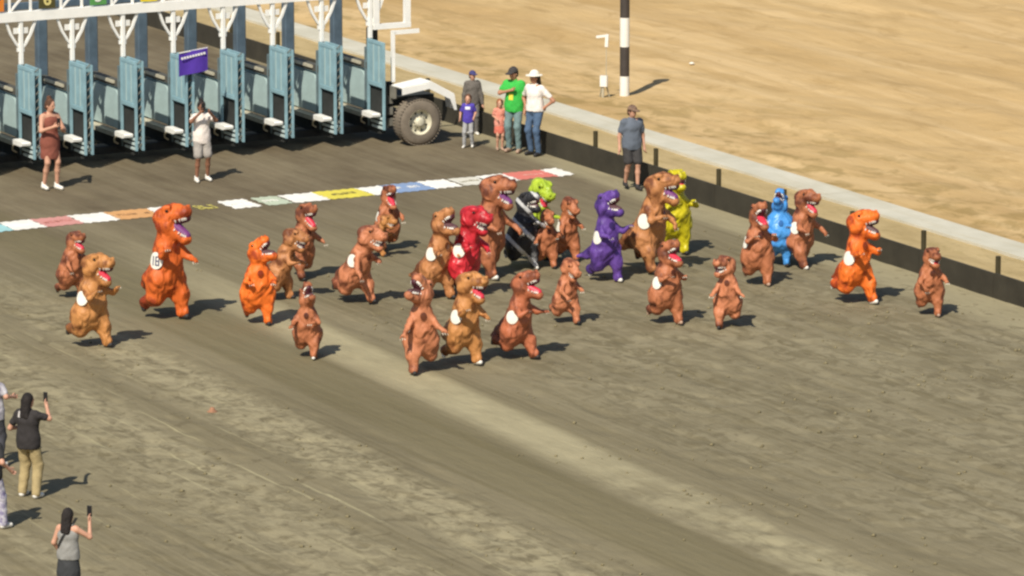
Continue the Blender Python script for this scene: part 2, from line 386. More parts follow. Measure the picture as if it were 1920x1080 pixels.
# far soil sheet to the horizon
place_track(link('ground', mesh_from('ground', *sheet(-900, 900, -900, 900, 100, None, -0.12), ground_mat('far_soil', 'infield')), kind='structure'))
v_, f_ = sheet(-31, 0.0, -44, 34, 0.075, track_h, 0.0)
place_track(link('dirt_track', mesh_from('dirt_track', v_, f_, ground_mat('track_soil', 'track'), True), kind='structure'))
def verge_h(u, v): return 0.03 * (vnoise(u * 2, v * 1.2, 8) - 0.5) + 0.01
v_, f_ = sheet(0.0, 2.55, -60, 16, 0.12, verge_h, -0.02)
place_track(link('dirt_verge', mesh_from('dirt_verge', v_, f_, ground_mat('verge_soil', 'verge'), True), kind='structure'))
def infield_h(u, v): return (0.10 * (vnoise(u * 0.9, v * 0.4, 11) - 0.5) + 0.045 * (vnoise(u * 1.9, v * 1.2, 12) - 0.5) + 0.012 * (vnoise(u * 5, v * 3.5, 13) - 0.5)) * sstep(3.25, 3.9, u)
v_, f_ = sheet(3.25, 34, -70, 16, 0.12, infield_h, 0.0)
place_track(link('infield_ground', mesh_from('infield_ground', v_, f_, ground_mat('infield_soil', 'infield'), True), kind='structure'))
cm = ground_mat('concrete_path', 'concrete')
k = MB()
vv = -60.0
while vv < 16: k.box((2.50, -(vv + 2.985), -0.1), (3.30, -vv, 0.045 + random.uniform(-.004, .004))); vv += 3.0
place_track(k.build('concrete_gutter', cm, kind='structure'))

# clods and crumbs kicked up on the rough ground: uncountable
def clods(n, name):
    V = []; Fc = []; base = [(1,0,0),(0,1,0),(-1,0,0),(0,-1,0),(0,0,1),(0,0,-1)]
    fc = [(0,1,4),(1,2,4),(2,3,4),(3,0,4),(1,0,5),(2,1,5),(3,2,5),(0,3,5)]
    while len(V) < n * 6:
        t = random.random()
        if t < .5: u, v = random.uniform(-12, -.4), random.uniform(-2, 20)
        elif t < .85: u, v = random.uniform(-24, -15.5), random.uniform(0, 30)
        else: u, v = random.gauss(-12.4, .7), random.uniform(15, 30)
        if random.random() > float(vnoise(np.array(u * 1.1), np.array(v * .6), 21)) ** 1.5: continue
        r = random.choice((.012, .016, .02, .026, .035)) * random.uniform(.7, 1.2); z = float(track_h(np.array(u), np.array(v))); o = len(V)
        for x, y, zz in base:
            j = random.uniform(.65, 1.2); V.append((u + x * r * j * 1.2, -v + y * r * j * 1.2, z + r * .35 + zz * r * j * .8))
        Fc += [(a + o, b + o, c + o) for a, b, c in fc]
    return np.array(V), np.array(Fc)
place_track(link('dirt_clods', mesh_from('dirt_clods', *clods(1100, 'c'), mat('clod_soil', (0.21, 0.175, 0.095), .95, .3, 3)), kind='stuff'))

# ------------------------------------------------------------------ low black wall along the infield side
blk = mat('black_board', (0.040, 0.035, 0.024), .75, .25, 1.6, .3, 9)
blk2 = mat('black_post', (0.052, 0.042, 0.018), .7, .25, 5)
fence = thing('track_wall', 'low black board wall with short posts along the far edge of the dirt track', 'wall', UV(0, 0, 0), TRACK_ROT)
PITCH = 2.605; V0 = -15.9
for i in range(-9, 13):
    v = V0 + PITCH * i
    if v > 14 or v < -40: continue
    MB().box((.0, -(v + PITCH - .012), -.05), (.05, -v, .46 + random.uniform(-.012, .012))).build('panel', blk, fence)
    MB().box((.055, -v - .042, -.05), (.135, -v + .042, .80 + random.uniform(-.03, .03)), .012).build('post', blk2, fence)

# ------------------------------------------------------------------ starting line: patches of coloured chalk on the dirt
def chalk(name, rgb): return mat('chalk_' + name, rgb, .95, .16, 3.0, .35, 22, rgb2=tuple(a * .78 + b * .22 for a, b in zip(rgb, (.30, .25, .15))))
CW = (0.88, 0.86, 0.80)
PATCH = [  # picture x at which the mid-line starts / ends, colour, label
 (-60, 12, (0.33, 0.60, 0.62), 'turquoise chalk patch at the left end of the starting line'),
 (12, 72, CW, 'white chalk patch between the turquoise and the pink patch'),
 (72, 142, (0.62, 0.27, 0.25), 'pink chalk patch between two white patches on the starting line'),
 (142, 210, CW, 'white chalk patch between the pink and the orange patch'),
 (210, 290, (0.66, 0.34, 0.13), 'orange chalk patch with faint lettering on the starting line'),
 (290, 340, CW, 'white chalk patch behind the tall orange dinosaur costume with number 18'),
 (362, 408, None, 'yellow chalk lettering on bare dirt between two white patches'),
 (424, 475, CW, 'white chalk patch between the yellow lettering and the pale green lettering'),
 (486, 534, (0.48, 0.55, 0.42), 'pale green and white chalk patch with lettering on the starting line'),
 (538, 602, CW, 'white chalk patch left of the bright yellow patch'),
 (602, 684, (0.72, 0.62, 0.07), 'bright yellow chalk patch with dark lettering on the starting line'),
 (684, 728, CW, 'white chalk patch between the bright yellow and the blue patch'),
 (728, 800, (0.22, 0.33, 0.55), 'blue chalk patch with pale lettering on the starting line'),
 (800, 850, CW, 'white chalk patch right of the blue patch'),
 (854, 905, (0.70, 0.68, 0.60), 'off white chalk patch with dark specks of lettering'),
 (908, 958, CW, 'white chalk patch left of the red patch'),
 (958, 1030, (0.66, 0.17, 0.14), 'red chalk patch near the right end of the starting line'),
 (1030, 1060, CW, 'narrow white chalk patch at the right end of the starting line'),
]
def u_at(px):
    y = 426 - 0.0965 * px if px < 640 else 364.2 - 0.1013 * (px - 640)
    q = P(px, y).xy - W0; return q.dot(GG), q.dot(DD)
for a, b, col, lab in PATCH:
    ua, va = u_at(a); ub, vb = u_at(b); dep = .92 if a < 820 else .86
    if col is None:
        ua, va = u_at(362); ub, vb = u_at(408)
    nu = max(4, int((ub - ua) / .06)); nv = 15; vs = []; 
    for i in range(nu + 1):
        for j in range(nv + 1):
            t = i / nu; r = j / nv; ed = .035 * math.sin(i * 2.1 + a) * (1 if j in (0, nv) else 0) + random.uniform(-.02, .02) * (j in (0, nv))
            eu = (random.uniform(-.03, .03) if i in (0, nu) else 0)
            uu = ua + (ub - ua) * t + eu; vq = va + (vb - va) * t + (r - .5) * dep + ed
            vs.append((uu, vq))
    vs = np.array(vs); z = track_h(vs[:, 0], vs[:, 1]) + .008
    idx = np.arange((nu + 1) * (nv + 1)).reshape(nu + 1, nv + 1)
    fq = np.stack([idx[:-1, :-1], idx[:-1, 1:], idx[1:, 1:], idx[1:, :-1]], -1).reshape(-1, 4)
    def bars(n, rows, cmat, par, pad=.12, sz=.09):
        k = MB()
        for rr in range(rows):
            for j in range(n):
                if random.random() < .15: continue
                t = pad + (1 - 2 * pad) * (j + .5) / n; c_u = ua + (ub - ua) * t; c_v = va + (vb - va) * t + (rr - (rows - 1) / 2) * .26
                zz = float(track_h(np.array(c_u), np.array(c_v))) + .024; hw = (ub - ua) * (1 - 2 * pad) / n * .36
                w_ = hw * .36
                for st_ in random.sample(range(5), 3):           # broken letter strokes
                    q0, q1, p0, p1 = ((-hw, -hw + w_, -sz, sz), (hw - w_, hw, -sz, sz), (-hw, hw, -sz, -sz * .6), (-hw, hw, sz * .6, sz), (-hw, hw, -sz * .2, sz * .2))[st_]
                    k.box((c_u + q0, -c_v + p0, zz - .016 + .0011 * st_), (c_u + q1, -c_v + p1, zz - .010 + .0011 * st_))
        return place_track(k.build('lettering', cmat, None)) if par is None else k.build('lettering', cmat, par, kind='stuff')
    G_ = 'chalk patches along the starting line'
    if col is None:
        o = bars(4, 2, chalk('lemon', (0.66, 0.58, 0.14)), None); o.name = 'chalk_patch'; o['label'] = lab; o['category'] = 'chalk marking'; o['group'] = G_
        continue
    o = place_track(link('chalk_patch', mesh_from('chalk_patch', np.stack([vs[:, 0], -vs[:, 1], z], -1), fq, chalk(lab.split()[0] + lab.split()[1], col), True), label=lab, category='chalk marking', group=G_))
    if 'orange' in lab.split()[0]: bars(5, 1, chalk('orange_letter', (.34, .17, .07)), o)
    if 'pale green' in lab: bars(5, 1, chalk('white', CW), o)
    if 'bright yellow chalk patch with' in lab: bars(6, 1, chalk('dark', (.20, .17, .05)), o, .22)
    if 'blue' == lab.split()[0]: bars(4, 1, chalk('white', CW), o, .2)
    if 'off white' in lab: bars(4, 1, chalk('dark2', (.28, .25, .17)), o, .15, .06)
    if lab.startswith('pink'): bars(5, 1, chalk('pink_letter', (.5, .19, .17)), o)
    if lab.startswith('red'): bars(5, 1, chalk('red_letter', (.75, .40, .34)), o, .15, .05)

# ------------------------------------------------------------------ starting gate
teal = mat('teal_paint', (0.26, 0.42, 0.475), .5, .16, 3.0, .15, 30)
teal2 = mat('pale_teal_pad', (0.40, 0.52, 0.51), .55, .14, 2.0, .2, 14)
slate = mat('slate_paint', (0.085, 0.125, 0.165), .55, .2, 3.0)
white = mat('white_paint', (0.86, 0.85, 0.80), .5, .06, 3.0)
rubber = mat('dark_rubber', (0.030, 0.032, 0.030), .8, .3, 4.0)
railm = mat('weathered_rail', (0.085, 0.083, 0.070), .7, .25, 4.0)
cream = mat('cream_board', (0.52, 0.48, 0.36), .65, .18, 3.0)
steel = mat('dusty_steel', (0.20, 0.19, 0.16), .6, .3, 4.0)
gate = thing('starting_gate', 'long teal and white horse starting gate with open stall doors on the dirt track', 'starting gate', UV(0, -13.5, 0), TRACK_ROT)

def rounded_panel(y0, y1, z0, z1, r, x0, x1):
    poly = [(y0, z0), (y1, z0)] + [(y1 - r + r * math.cos(t), z1 - r + r * math.sin(t)) for t in np.linspace(0, math.pi / 2, 7)] + \
           [(y0 + r + r * math.cos(t), z1 - r + r * math.sin(t)) for t in np.linspace(math.pi / 2, math.pi, 9)]
    return MB().prism(poly, 'x', x0, x1)

LEAF = .80
def leaf_parts(side):
    """one open front door leaf; lies along the track, hinged at y = 0, front edge at y = -LEAF"""
    x0 = side * .075 - .022; x1 = x0 + .044
    fr = MB()
    fr.box((x0, -LEAF, .32), (x1, -LEAF + .06, 2.2)); fr.box((x0, -.06, .75), (x1, 0, 2.2))
    fr.box((x0, -LEAF + .06, 2.13), (x1, -.06, 2.2)); fr.box((x0, -LEAF + .06, 1.22), (x1, -.06, 1.30))
    fr.box((x0, -.06, .45), (x1, 0, .7499))
    xm = (x0 + x1) / 2
    pn = MB().box((xm - .010, -LEAF + .06, 1.30), (xm + .010, -.06, 2.13))
    rb = MB()
    for yy in (-.56, -.30): rb.box((x0 + .004 if side < 0 else x1 - .018, yy - .02, 1.32), (x0 + .018 if side < 0 else x1 - .004, yy + .02, 2.11))
    rungs = [MB().prism([(-LEAF + .06, z), (-.16 + dz, z), (-.12 + dz, z + .02), (-.16 + dz, z + .05), (-LEAF + .06, z + .05)], 'x', x0 + .004, x1 - .004) for z, dz in ((.325, -.06), (.425, 0), (.525, .06))]
    return fr, pn, rb, rungs
fr_m = {}; 
for sd in (-1, 1):
    a, b, c, rg = leaf_parts(sd)
    fr_m[sd] = (a.mesh('front_door', teal), b.mesh('door_panel', teal), c.mesh('stiffener', teal2), [r.mesh('rung', mat('rung_paint', (.50, .60, .60), .5, .15, 4)) for r in rg])
part_m = MB()
part_m.box((-.045, -.0, 2.2), (.045, .09, 3.1), .012)
part_m = part_m.mesh('stall_partition', white)
k = MB(); k.box((-.05, .0, .3), (.05, .09, 2.199), .012); k.box((-.095, .10, .56), (-.03, .135, 2.0))
hinge_m = k.mesh('hinge_post', mat('grey_teal', (.15, .205, .22), .55, .2, 3))

col_m = MB().box((-.11, 1.62, .25), (.11, 1.84, 3.08), .02).mesh('rear_column', slate)
rail_m = MB().box((-.09, .09, 1.53), (.05, 1.62, 1.67), .02).mesh('partition_rail', railm)
rail2_m = MB().box((-.13, .30, 1.60), (-.09, 1.30, 1.66)).mesh('rail_cover', cream)
pad_m = rounded_panel(.14, 1.60, .66, 1.47, .24, -.085, -.02).mesh('side_pad', teal2)
padrim_m = rounded_panel(.10, 1.62, .62, 1.51, .27, -.02, .03).mesh('pad_rim', teal)
board_m = MB().box((-.26, -.099, .52), (-.05, 1.75, .61)).mesh('running_board', cream)
nose_m = MB().prism([(-.66, .60), (-.56, .57), (-.10, .57), (-.10, .665), (-.62, .665), (-.67, .645)], 'x', -.30, -.102).mesh('step_plate', white)
shade_board_m = MB().box((-.04, -.55, .20), (.06, 1.62, .50)).mesh('shade_board', rubber)  # added board, deepens the darkness under each stall partition
brk_m = MB().tube([(-.285, -.20, .575), (-.29, -.10, .50), (-.25, -.02, .42), (-.15, .02, .36)], .018, 6).mesh('step_bracket', cream)
dark_m = MB().box((-.030, -.735, .62), (.030, -.002, 1.24), .0).mesh('shade_infill', rubber)  # dark sheet standing in for the shadowed stall interior
lat = MB()
for z in np.arange(.36, 2.15, .16): lat.bar((-.053, -LEAF + .035, z), (.053, -LEAF + .035, z + .10), .02, .015)
lat_m = lat.mesh('nose_lattice', steel)
brace_m = {}
for sd in (-1, 1):
    k = MB(); pts = [(0, .045, 2.52), (sd * .10, .045, 2.62), (sd * .22, .045, 2.82), (sd * .33, .045, 3.1)]
    for p, q in zip(pts[:-1], pts[1:]): k.bar(p, q, .05, .06, (0, 1, 0))
    k.box((sd * .04, .03, 2.84), (sd * .16, .06, 2.96)) if sd > 0 else k.box((-.16, .03, 2.84), (-.04, .06, 2.96))
    brace_m[sd] = k.mesh('brace', white)
gus_m = MB().box((-.075, .02, 2.46), (.075, .11, 2.62), .01).mesh('gusset', white)
tie_m = MB().bar((0, .14, 3.2), (0, 1.7, 3.0), .08, .08).mesh('roof_tie', white)
arch = MB()
for sd in (-1, 1):
    for t0, t1 in zip(np.linspace(0, math.pi / 2, 6)[:-1], np.linspace(0, math.pi / 2, 6)[1:]):
        f = lambda t: (sd * (.575 - .42 * math.sin(t)) * 1.0, 1.73, 2.62 + .42 * (1 - math.cos(t)))
        arch.bar(f(t0), f(t1), .10, .14, (0, 1, 0))
HX = [-12.8 + 1.15 * i for i in range(10)]            # u of the hinge posts
HX = [-2.46 - 1.15 * i for i in range(10)][::-1]
for x in HX:
    p = link('stall_partition', part_m, gate); p.location = (x, 0, 0)
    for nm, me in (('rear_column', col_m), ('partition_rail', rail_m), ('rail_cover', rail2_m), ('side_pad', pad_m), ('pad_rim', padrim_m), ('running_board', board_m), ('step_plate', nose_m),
                   ('shade_board', shade_board_m), ('step_bracket', brk_m), ('shade_infill', dark_m), ('nose_lattice', lat_m), ('gusset', gus_m), ('roof_tie', tie_m), ('hinge_post', hinge_m), ('brace', brace_m[-1]), ('brace', brace_m[1])):
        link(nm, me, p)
    if x > -2.6: bpy.data.objects.remove([c for c in p.children if c.name.startswith('nose_lattice')][0])
    for sd in ((-1, 1) if x < -2.6 else (-1,)):
        fm, pm, sm_, rm = fr_m[sd]
        d_ = link('front_door', fm, gate); d_.location = (x, 0, 0)
        link('door_panel', pm, d_); link('stiffener', sm_, d_)
        for r in rm: link('rung', r, d_)
XL, XR = HX[0] - .6, HX[-1] + .06
MB().box((XL, -.02, 3.10), (XR, .13, 3.30), .015).build('top_beam', white, gate)
MB().box((XL, .02, 3.76), (XR + .7, .12, 3.84)).build('upper_beam', white, gate)
MB().box((XL, 1.66, 3.082), (XR, 1.80, 3.22)).build('rear_beam', slate, gate)
MB().box((XL, .25, .12), (XR, .40, .27)).build('chassis_beam', rubber, gate)
MB().box((XL, 1.5, .12), (XR, 1.65, .247)).build('chassis_beam', rubber, gate)
NUM = [('1', (0.55, .03, .03), (.8, .8, .75)), ('2', (.78, .78, .74), (.03, .03, .03)), ('3', (.05, .10, .42), (.8, .8, .75)), ('4', (.80, .66, .02), (.05, .05, .04)), ('5', (.10, .30, .08), (.75, .78, .7)),
       ('6', (.075, .065, .02), (.68, .58, .22)), ('7', (.70, .22, .03), (.05, .05, .04)), ('8', (.66, .28, .33), (.05, .05, .04)), ('9', (.10, .48, .50), (.05, .05, .04))]
for i, (t, bgc, fg) in enumerate(NUM):
    xc = HX[-1] - .575 - 1.15 * (i + 1)
    b_ = MB().box((xc - .18, -.035, 3.335), (xc + .18, .0, 3.70)).build('number_board', mat('board_' + t, bgc, .5, .05), gate)
    n_ = link('number', text_mesh(t, .36, mat('digit_' + t, fg, .6, .02)), b_); n_.location = (xc, -.041, 3.52); n_.rotation_euler = (math.pi / 2, 0, 0)
    MB().bar((xc - .34, .06, 3.30), (xc - .34, .06, 3.76), .045).build('upright', white, gate)
    MB().bar((xc + .34, .06, 3.30), (xc + .34, .06, 3.76), .045).build('upright', white, gate)
    MB().bar((xc + .36, .07, 3.31), (xc + .78, .07, 3.75), .04).build('diagonal', white, gate)
# end frame, post and hydraulic column
k = MB(); a0, a1, z0, z1 = XR + .10, XR + .80, 2.42, 3.76
k.box((XR, -.02, z0 - .05), (a1 + .09, .09, z0 + .06)); k.box((a1 - .05, -.015, z0 + .06), (a1 + .085, .085, z1)); k.box((XR + .002, -.015, z0 + .06), (XR + .14, .085, 3.08))
k.build('end_frame', white, gate)
MB().box((XR + .14, -.62, 1.31), (XR + .21, -.55, 2.42)).build('end_post', white, gate)
MB().box((XR + .212, -.60, 2.33), (XR + .80, -.56, 2.42)).build('end_rail', white, gate)
k = MB(); k.box((XR + .02, .22, .35), (XR + .22, .42, 2.37), .02); k.tube([(XR + .13, -.5, .32), (XR + .13, -.5, 1.31)], .07, 10); k.box((XR - .02, -.42, .45), (XR + .12, .21, 1.15))
k.build('hydraulic_column', rubber, gate)
for zz in (.38, .62, .86): MB().box((XR + .03, -.66, zz), (XR + .15, -.571, zz + .16), .015).build('hydraulic_fitting', steel, gate)
# wheel and fender at the infield end
WX, WY, WZ, WR = -1.88, -1.05, .50, .50
tyre = MB().lathe([(.27, -.16), (.33, -.17), (.44, -.165), (.485, -.13), (.50, -.07), (.50, .07), (.485, .13), (.44, .165), (.33, .17), (.27, .16), (.27, -.16)], (0, 0, 0), 'y', 48)
ty = tyre.build('wheel', mat('dusty_tyre', (.20, .165, .125), .85, .2, 5, .3, 30), gate, True); ty.location = (WX, WY, WZ)
MB().lathe([(.275, -.165), (.275, -.15), (.25, -.12), (.235, -.06), (.16, -.055), (.15, -.075), (.105, -.085), (.10, -.16), (.06, -.175), (.0001, -.178)], (0, 0, 0), 'y', 40).build('rim', mat('cream_rim', (.62, .58, .44), .5, .15, 5), ty, True)
for i in range(10):
    t = 2 * math.pi * i / 10; MB().lathe([(.0001, -.10), (.014, -.10), (.016, -.07)], (.125 * math.cos(t), 0, .125 * math.sin(t)), 'y', 6).build('lug_nut', steel, ty)
for i in range(8):
    t = 2 * math.pi * (i + .5) / 8; MB().lathe([(.0001, -.064), (.026, -.063), (.026, -.05)], (.198 * math.cos(t), 0, .198 * math.sin(t)), 'y', 10).build('rim_hole', rubber, ty)
tr = MB()
for i in range(44):
    t = 2 * math.pi * i / 44; c_, s_ = math.cos(t), math.sin(t)
    for yy in (-.10, .10): tr.bar((.497 * c_, yy - .06, .497 * s_), (.497 * c_, yy + .06, .497 * s_), .035, .02, (c_, 0, s_))
tr.build('tread', mat('dusty_tyre', (0, 0, 0)), ty)
k = MB(); k.tube([(WX, WY + .15, WZ), (WX, .9, WZ)], .07, 10); k.box((WX - .12, -.75, .45), (WX + .12, .9, .60)); k.box((XR, -.55, .78), (WX + .65, .3, .98)); k.build('axle', rubber, gate)
fpts = [(-2.34, 1.26), (-1.66, 1.36), (-1.10, 1.05), (-1.04, .72)]
k = MB()
for (x0, z0), (x1, z1) in zip(fpts[:-1], fpts[1:]):
    v8 = [(x0, -1.25, z0), (x1, -1.25, z1), (x1, -.75, z1), (x0, -.75, z0), (x0, -1.25, z0 + .025), (x1, -1.25, z1 + .025), (x1, -.75, z1 + .025), (x0, -.75, z0 + .025)]
    k.add(v8, [(0,3,2,1),(4,5,6,7),(0,1,5,4),(1,2,6,5),(2,3,7,6),(3,0,4,7)])
k.prism([(-2.34, 1.255), (-1.66, 1.355), (-1.10, 1.045), (-1.045, .72), (-1.10, .72), (-1.20, .96), (-1.70, 1.22), (-2.34, 1.13)], 'y', -1.275, -1.252)
k.build('fender', white, gate)
MB().box((-2.36, -.9, 1.0), (-2.30, -.7, 1.26)).build('fender_bracket', steel, gate)

# purple banner hung on the gate
bn = thing('banner_sign', 'small purple banner with a white line of lettering hung on the starting gate', 'banner', UV(-7.02, -12.58, 0), TRACK_ROT)
k = MB(); N_ = 10
for i in range(N_):
    f0 = lambda t: (-.34 + .66 * t, .02 * math.sin(t * 7), 2.34 + .06 * t); x0, y0, zt0 = f0(i / N_); x1, y1, zt1 = f0((i + 1) / N_)
    k.add([(x0, y0, zt0 - .50 + .03 * i / N_), (x1, y1, zt1 - .50 + .03 * (i + 1) / N_), (x1, y1, zt1), (x0, y0, zt0), (x0, y0 + .012, zt0 - .50 + .03 * i / N_), (x1, y1 + .012, zt1 - .50 + .03 * (i + 1) / N_), (x1, y1 + .012, zt1), (x0, y0 + .012, zt0)],
          [(0,1,2,3),(5,4,7,6),(0,4,5,1),(3,2,6,7)])
k.build('cloth', mat('purple_cloth', (.085, .035, .36), .7, .15, 5), bn)
k = MB()
for i in range(9):
    x = -.30 + i * .063; k.box((x, -.034, 2.20 + .09 * (i / 9)), (x + .045, -.024, 2.245 + .09 * (i / 9)))
k.build('lettering', white, bn)
MB().bar((-.34, .005, 2.335), (.33, .03, 2.405), .02).build('rod', white, bn)

# ------------------------------------------------------------------ distance pole, sensor stand, litter
pl = thing('marker_pole', 'tall black and white banded distance pole standing on the dry infield', 'pole', P(1171, 177, .02))
bands = [(0, .42), (.42, 1.09), (1.09, 1.75), (1.75, 2.35)]
wp = mat('pole_white', (.80, .78, .72), .5, .06, 4); bp_ = mat('pole_black', (.055, .045, .04), .6, .15, 4)
for i, (a, b) in enumerate(bands):
    MB().tube([(0, 0, a - (.05 if i == 0 else 0)), (0, 0, b)], .108, 28).build('band', wp if i % 2 == 0 else bp_, pl)
MB().lathe([(.0001, 2.352), (.12, 2.37), (.19, 2.45), (.19, 2.53), (.12, 2.61), (.0001, 2.64)], (0, 0, 0), 'z', 20).build('finial', mat('finial_gold', (.6, .42, .1), .5), pl, True)
for c in ('band',):
    pass
ss = thing('sensor_stand', 'thin stake with a white box low down and a white angled head on top', 'sensor', P(1132, 180, .02), -.2)
MB().box((-.085, -.06, .22), (.085, .06, .46), .02).build('box', wp, ss)
k = MB(); k.bar((-.02, 0, -.05), (-.02, 0, .22), .05); k.bar((.11, .12, -.05), (.05, .05, .24), .025); k.bar((-.11, .12, -.05), (-.05, .05, .24), .025); k.build('leg', mat('grey_stake', (.42, .38, .28), .6), ss)
MB().bar((.055, 0, .46), (.055, 0, 1.16), .016).build('rod', mat('grey_stake', (0, 0, 0)), ss)
k = MB(); k.bar((.06, 0, 1.12), (.075, 0, 1.40), .075, .07); k.bar((.08, 0, 1.375), (-.17, -.02, 1.34), .06, .05); k.build('head', wp, ss)
k = MB(); k.lathe([(.0001, 0), (.05, .01), (.065, .03), (.03, .055), (.0001, .06)], (0, 0, 0), 'z', 9)
o = k.build('litter', mat('paper_white', (.8, .76, .66), .8), None, label='small crumpled piece of pale paper lying on the dry infield', category='litter'); o.location = P(1297, 121, .03)
cone = thing('marker_cone', 'tiny faded orange marker on the dirt at lower left, below the runners', 'marker', P(398, 772))
k = MB(); k.lathe([(.09, 0), (.09, .010), (.06, .015), (.045, .05), (.03, .075), (.0001, .08)], (0, 0, 0), 'z', 14); k.build('cone', mat('faded_orange', (.32, .16, .09), .8, .2, 8), cone, True)

# ------------------------------------------------------------------ people in inflatable dinosaur costumes
def rxz(p, a, c):
    """turn p about c in the x-z plane, nose up for positive a (radians)"""
    p = np.array(p, float); c = np.array(c, float); q = p - c
    return c + np.array([q[0] * math.cos(a) - q[2] * math.sin(a), q[1], q[0] * math.sin(a) + q[2] * math.cos(a)])
def rz(p, a, c):
    p = np.array(p, float); c = np.array(c, float); q = p - c
    return c + np.array([q[0] * math.cos(a) - q[1] * math.sin(a), q[0] * math.sin(a) + q[1] * math.cos(a), q[2]])

COSTUME = {
 'brown': ((.43, .152, .068), (.12, .036, .019)),
 'russet': ((.44, .135, .062), (.17, .052, .026)),
 'salmon': ((.51, .188, .09), (.17, .052, .027)),
 'tan': ((.47, .20, .075), (.16, .054, .022)),
 'gold': ((.51, .225, .072), (.20, .073, .024)),
 'orange': ((.62, .125, .022), (.25, .036, .010)),
 'bright': ((.80, .165, .022), (.33, .048, .012)),
 'red':    ((.56, .028, .04), (.26, .012, .018)),
 'purple': ((.115, .052, .27), (.055, .026, .15)),
 'blue':   ((.07, .29, .68), (.045, .18, .50)),
 'yellow': ((.55, .47, .015), (.36, .30, .01)),
 'lime':   ((.40, .52, .04), (.28, .40, .03)),
 'grey':   ((.55, .55, .55), (.024, .024, .028)),
}
m_tooth = mat('tooth_white', (.80, .76, .68), .5, .04, 8)
m_tongue = mat('tongue_red', (.62, .035, .065), .45, .12, 8); m_tongue_p = mat('tongue_purple', (.17, .045, .17), .45, .12, 8); m_tongue_k = mat('tongue_dark', (.10, .045, .05), .45, .12, 8)
m_palate = mat('palate_shaded', (.07, .014, .022), .5, .2, 8)  # maroon darkened for the shadow under the upper jaw
m_eye = mat('eye_black', (.012, .010, .008), .15, .0)
m_badge = mat('badge_paper', (.82, .79, .70), .7, .04, 6); m_ink = mat('badge_ink', (.10, .10, .17), .7)
m_window = mat('clear_window', (.11, .075, .055), .12, .3, 6)
m_claw = mat('claw_white', (.70, .62, .5), .5, .1)
SHOE = {'w': mat('shoe_white', (.80, .77, .70), .6, .08, 9), 'k': mat('shoe_black', (.03, .028, .028), .6, .2, 9), 's': mat('shoe_tan', (.42, .28, .2), .6, .2, 9)}

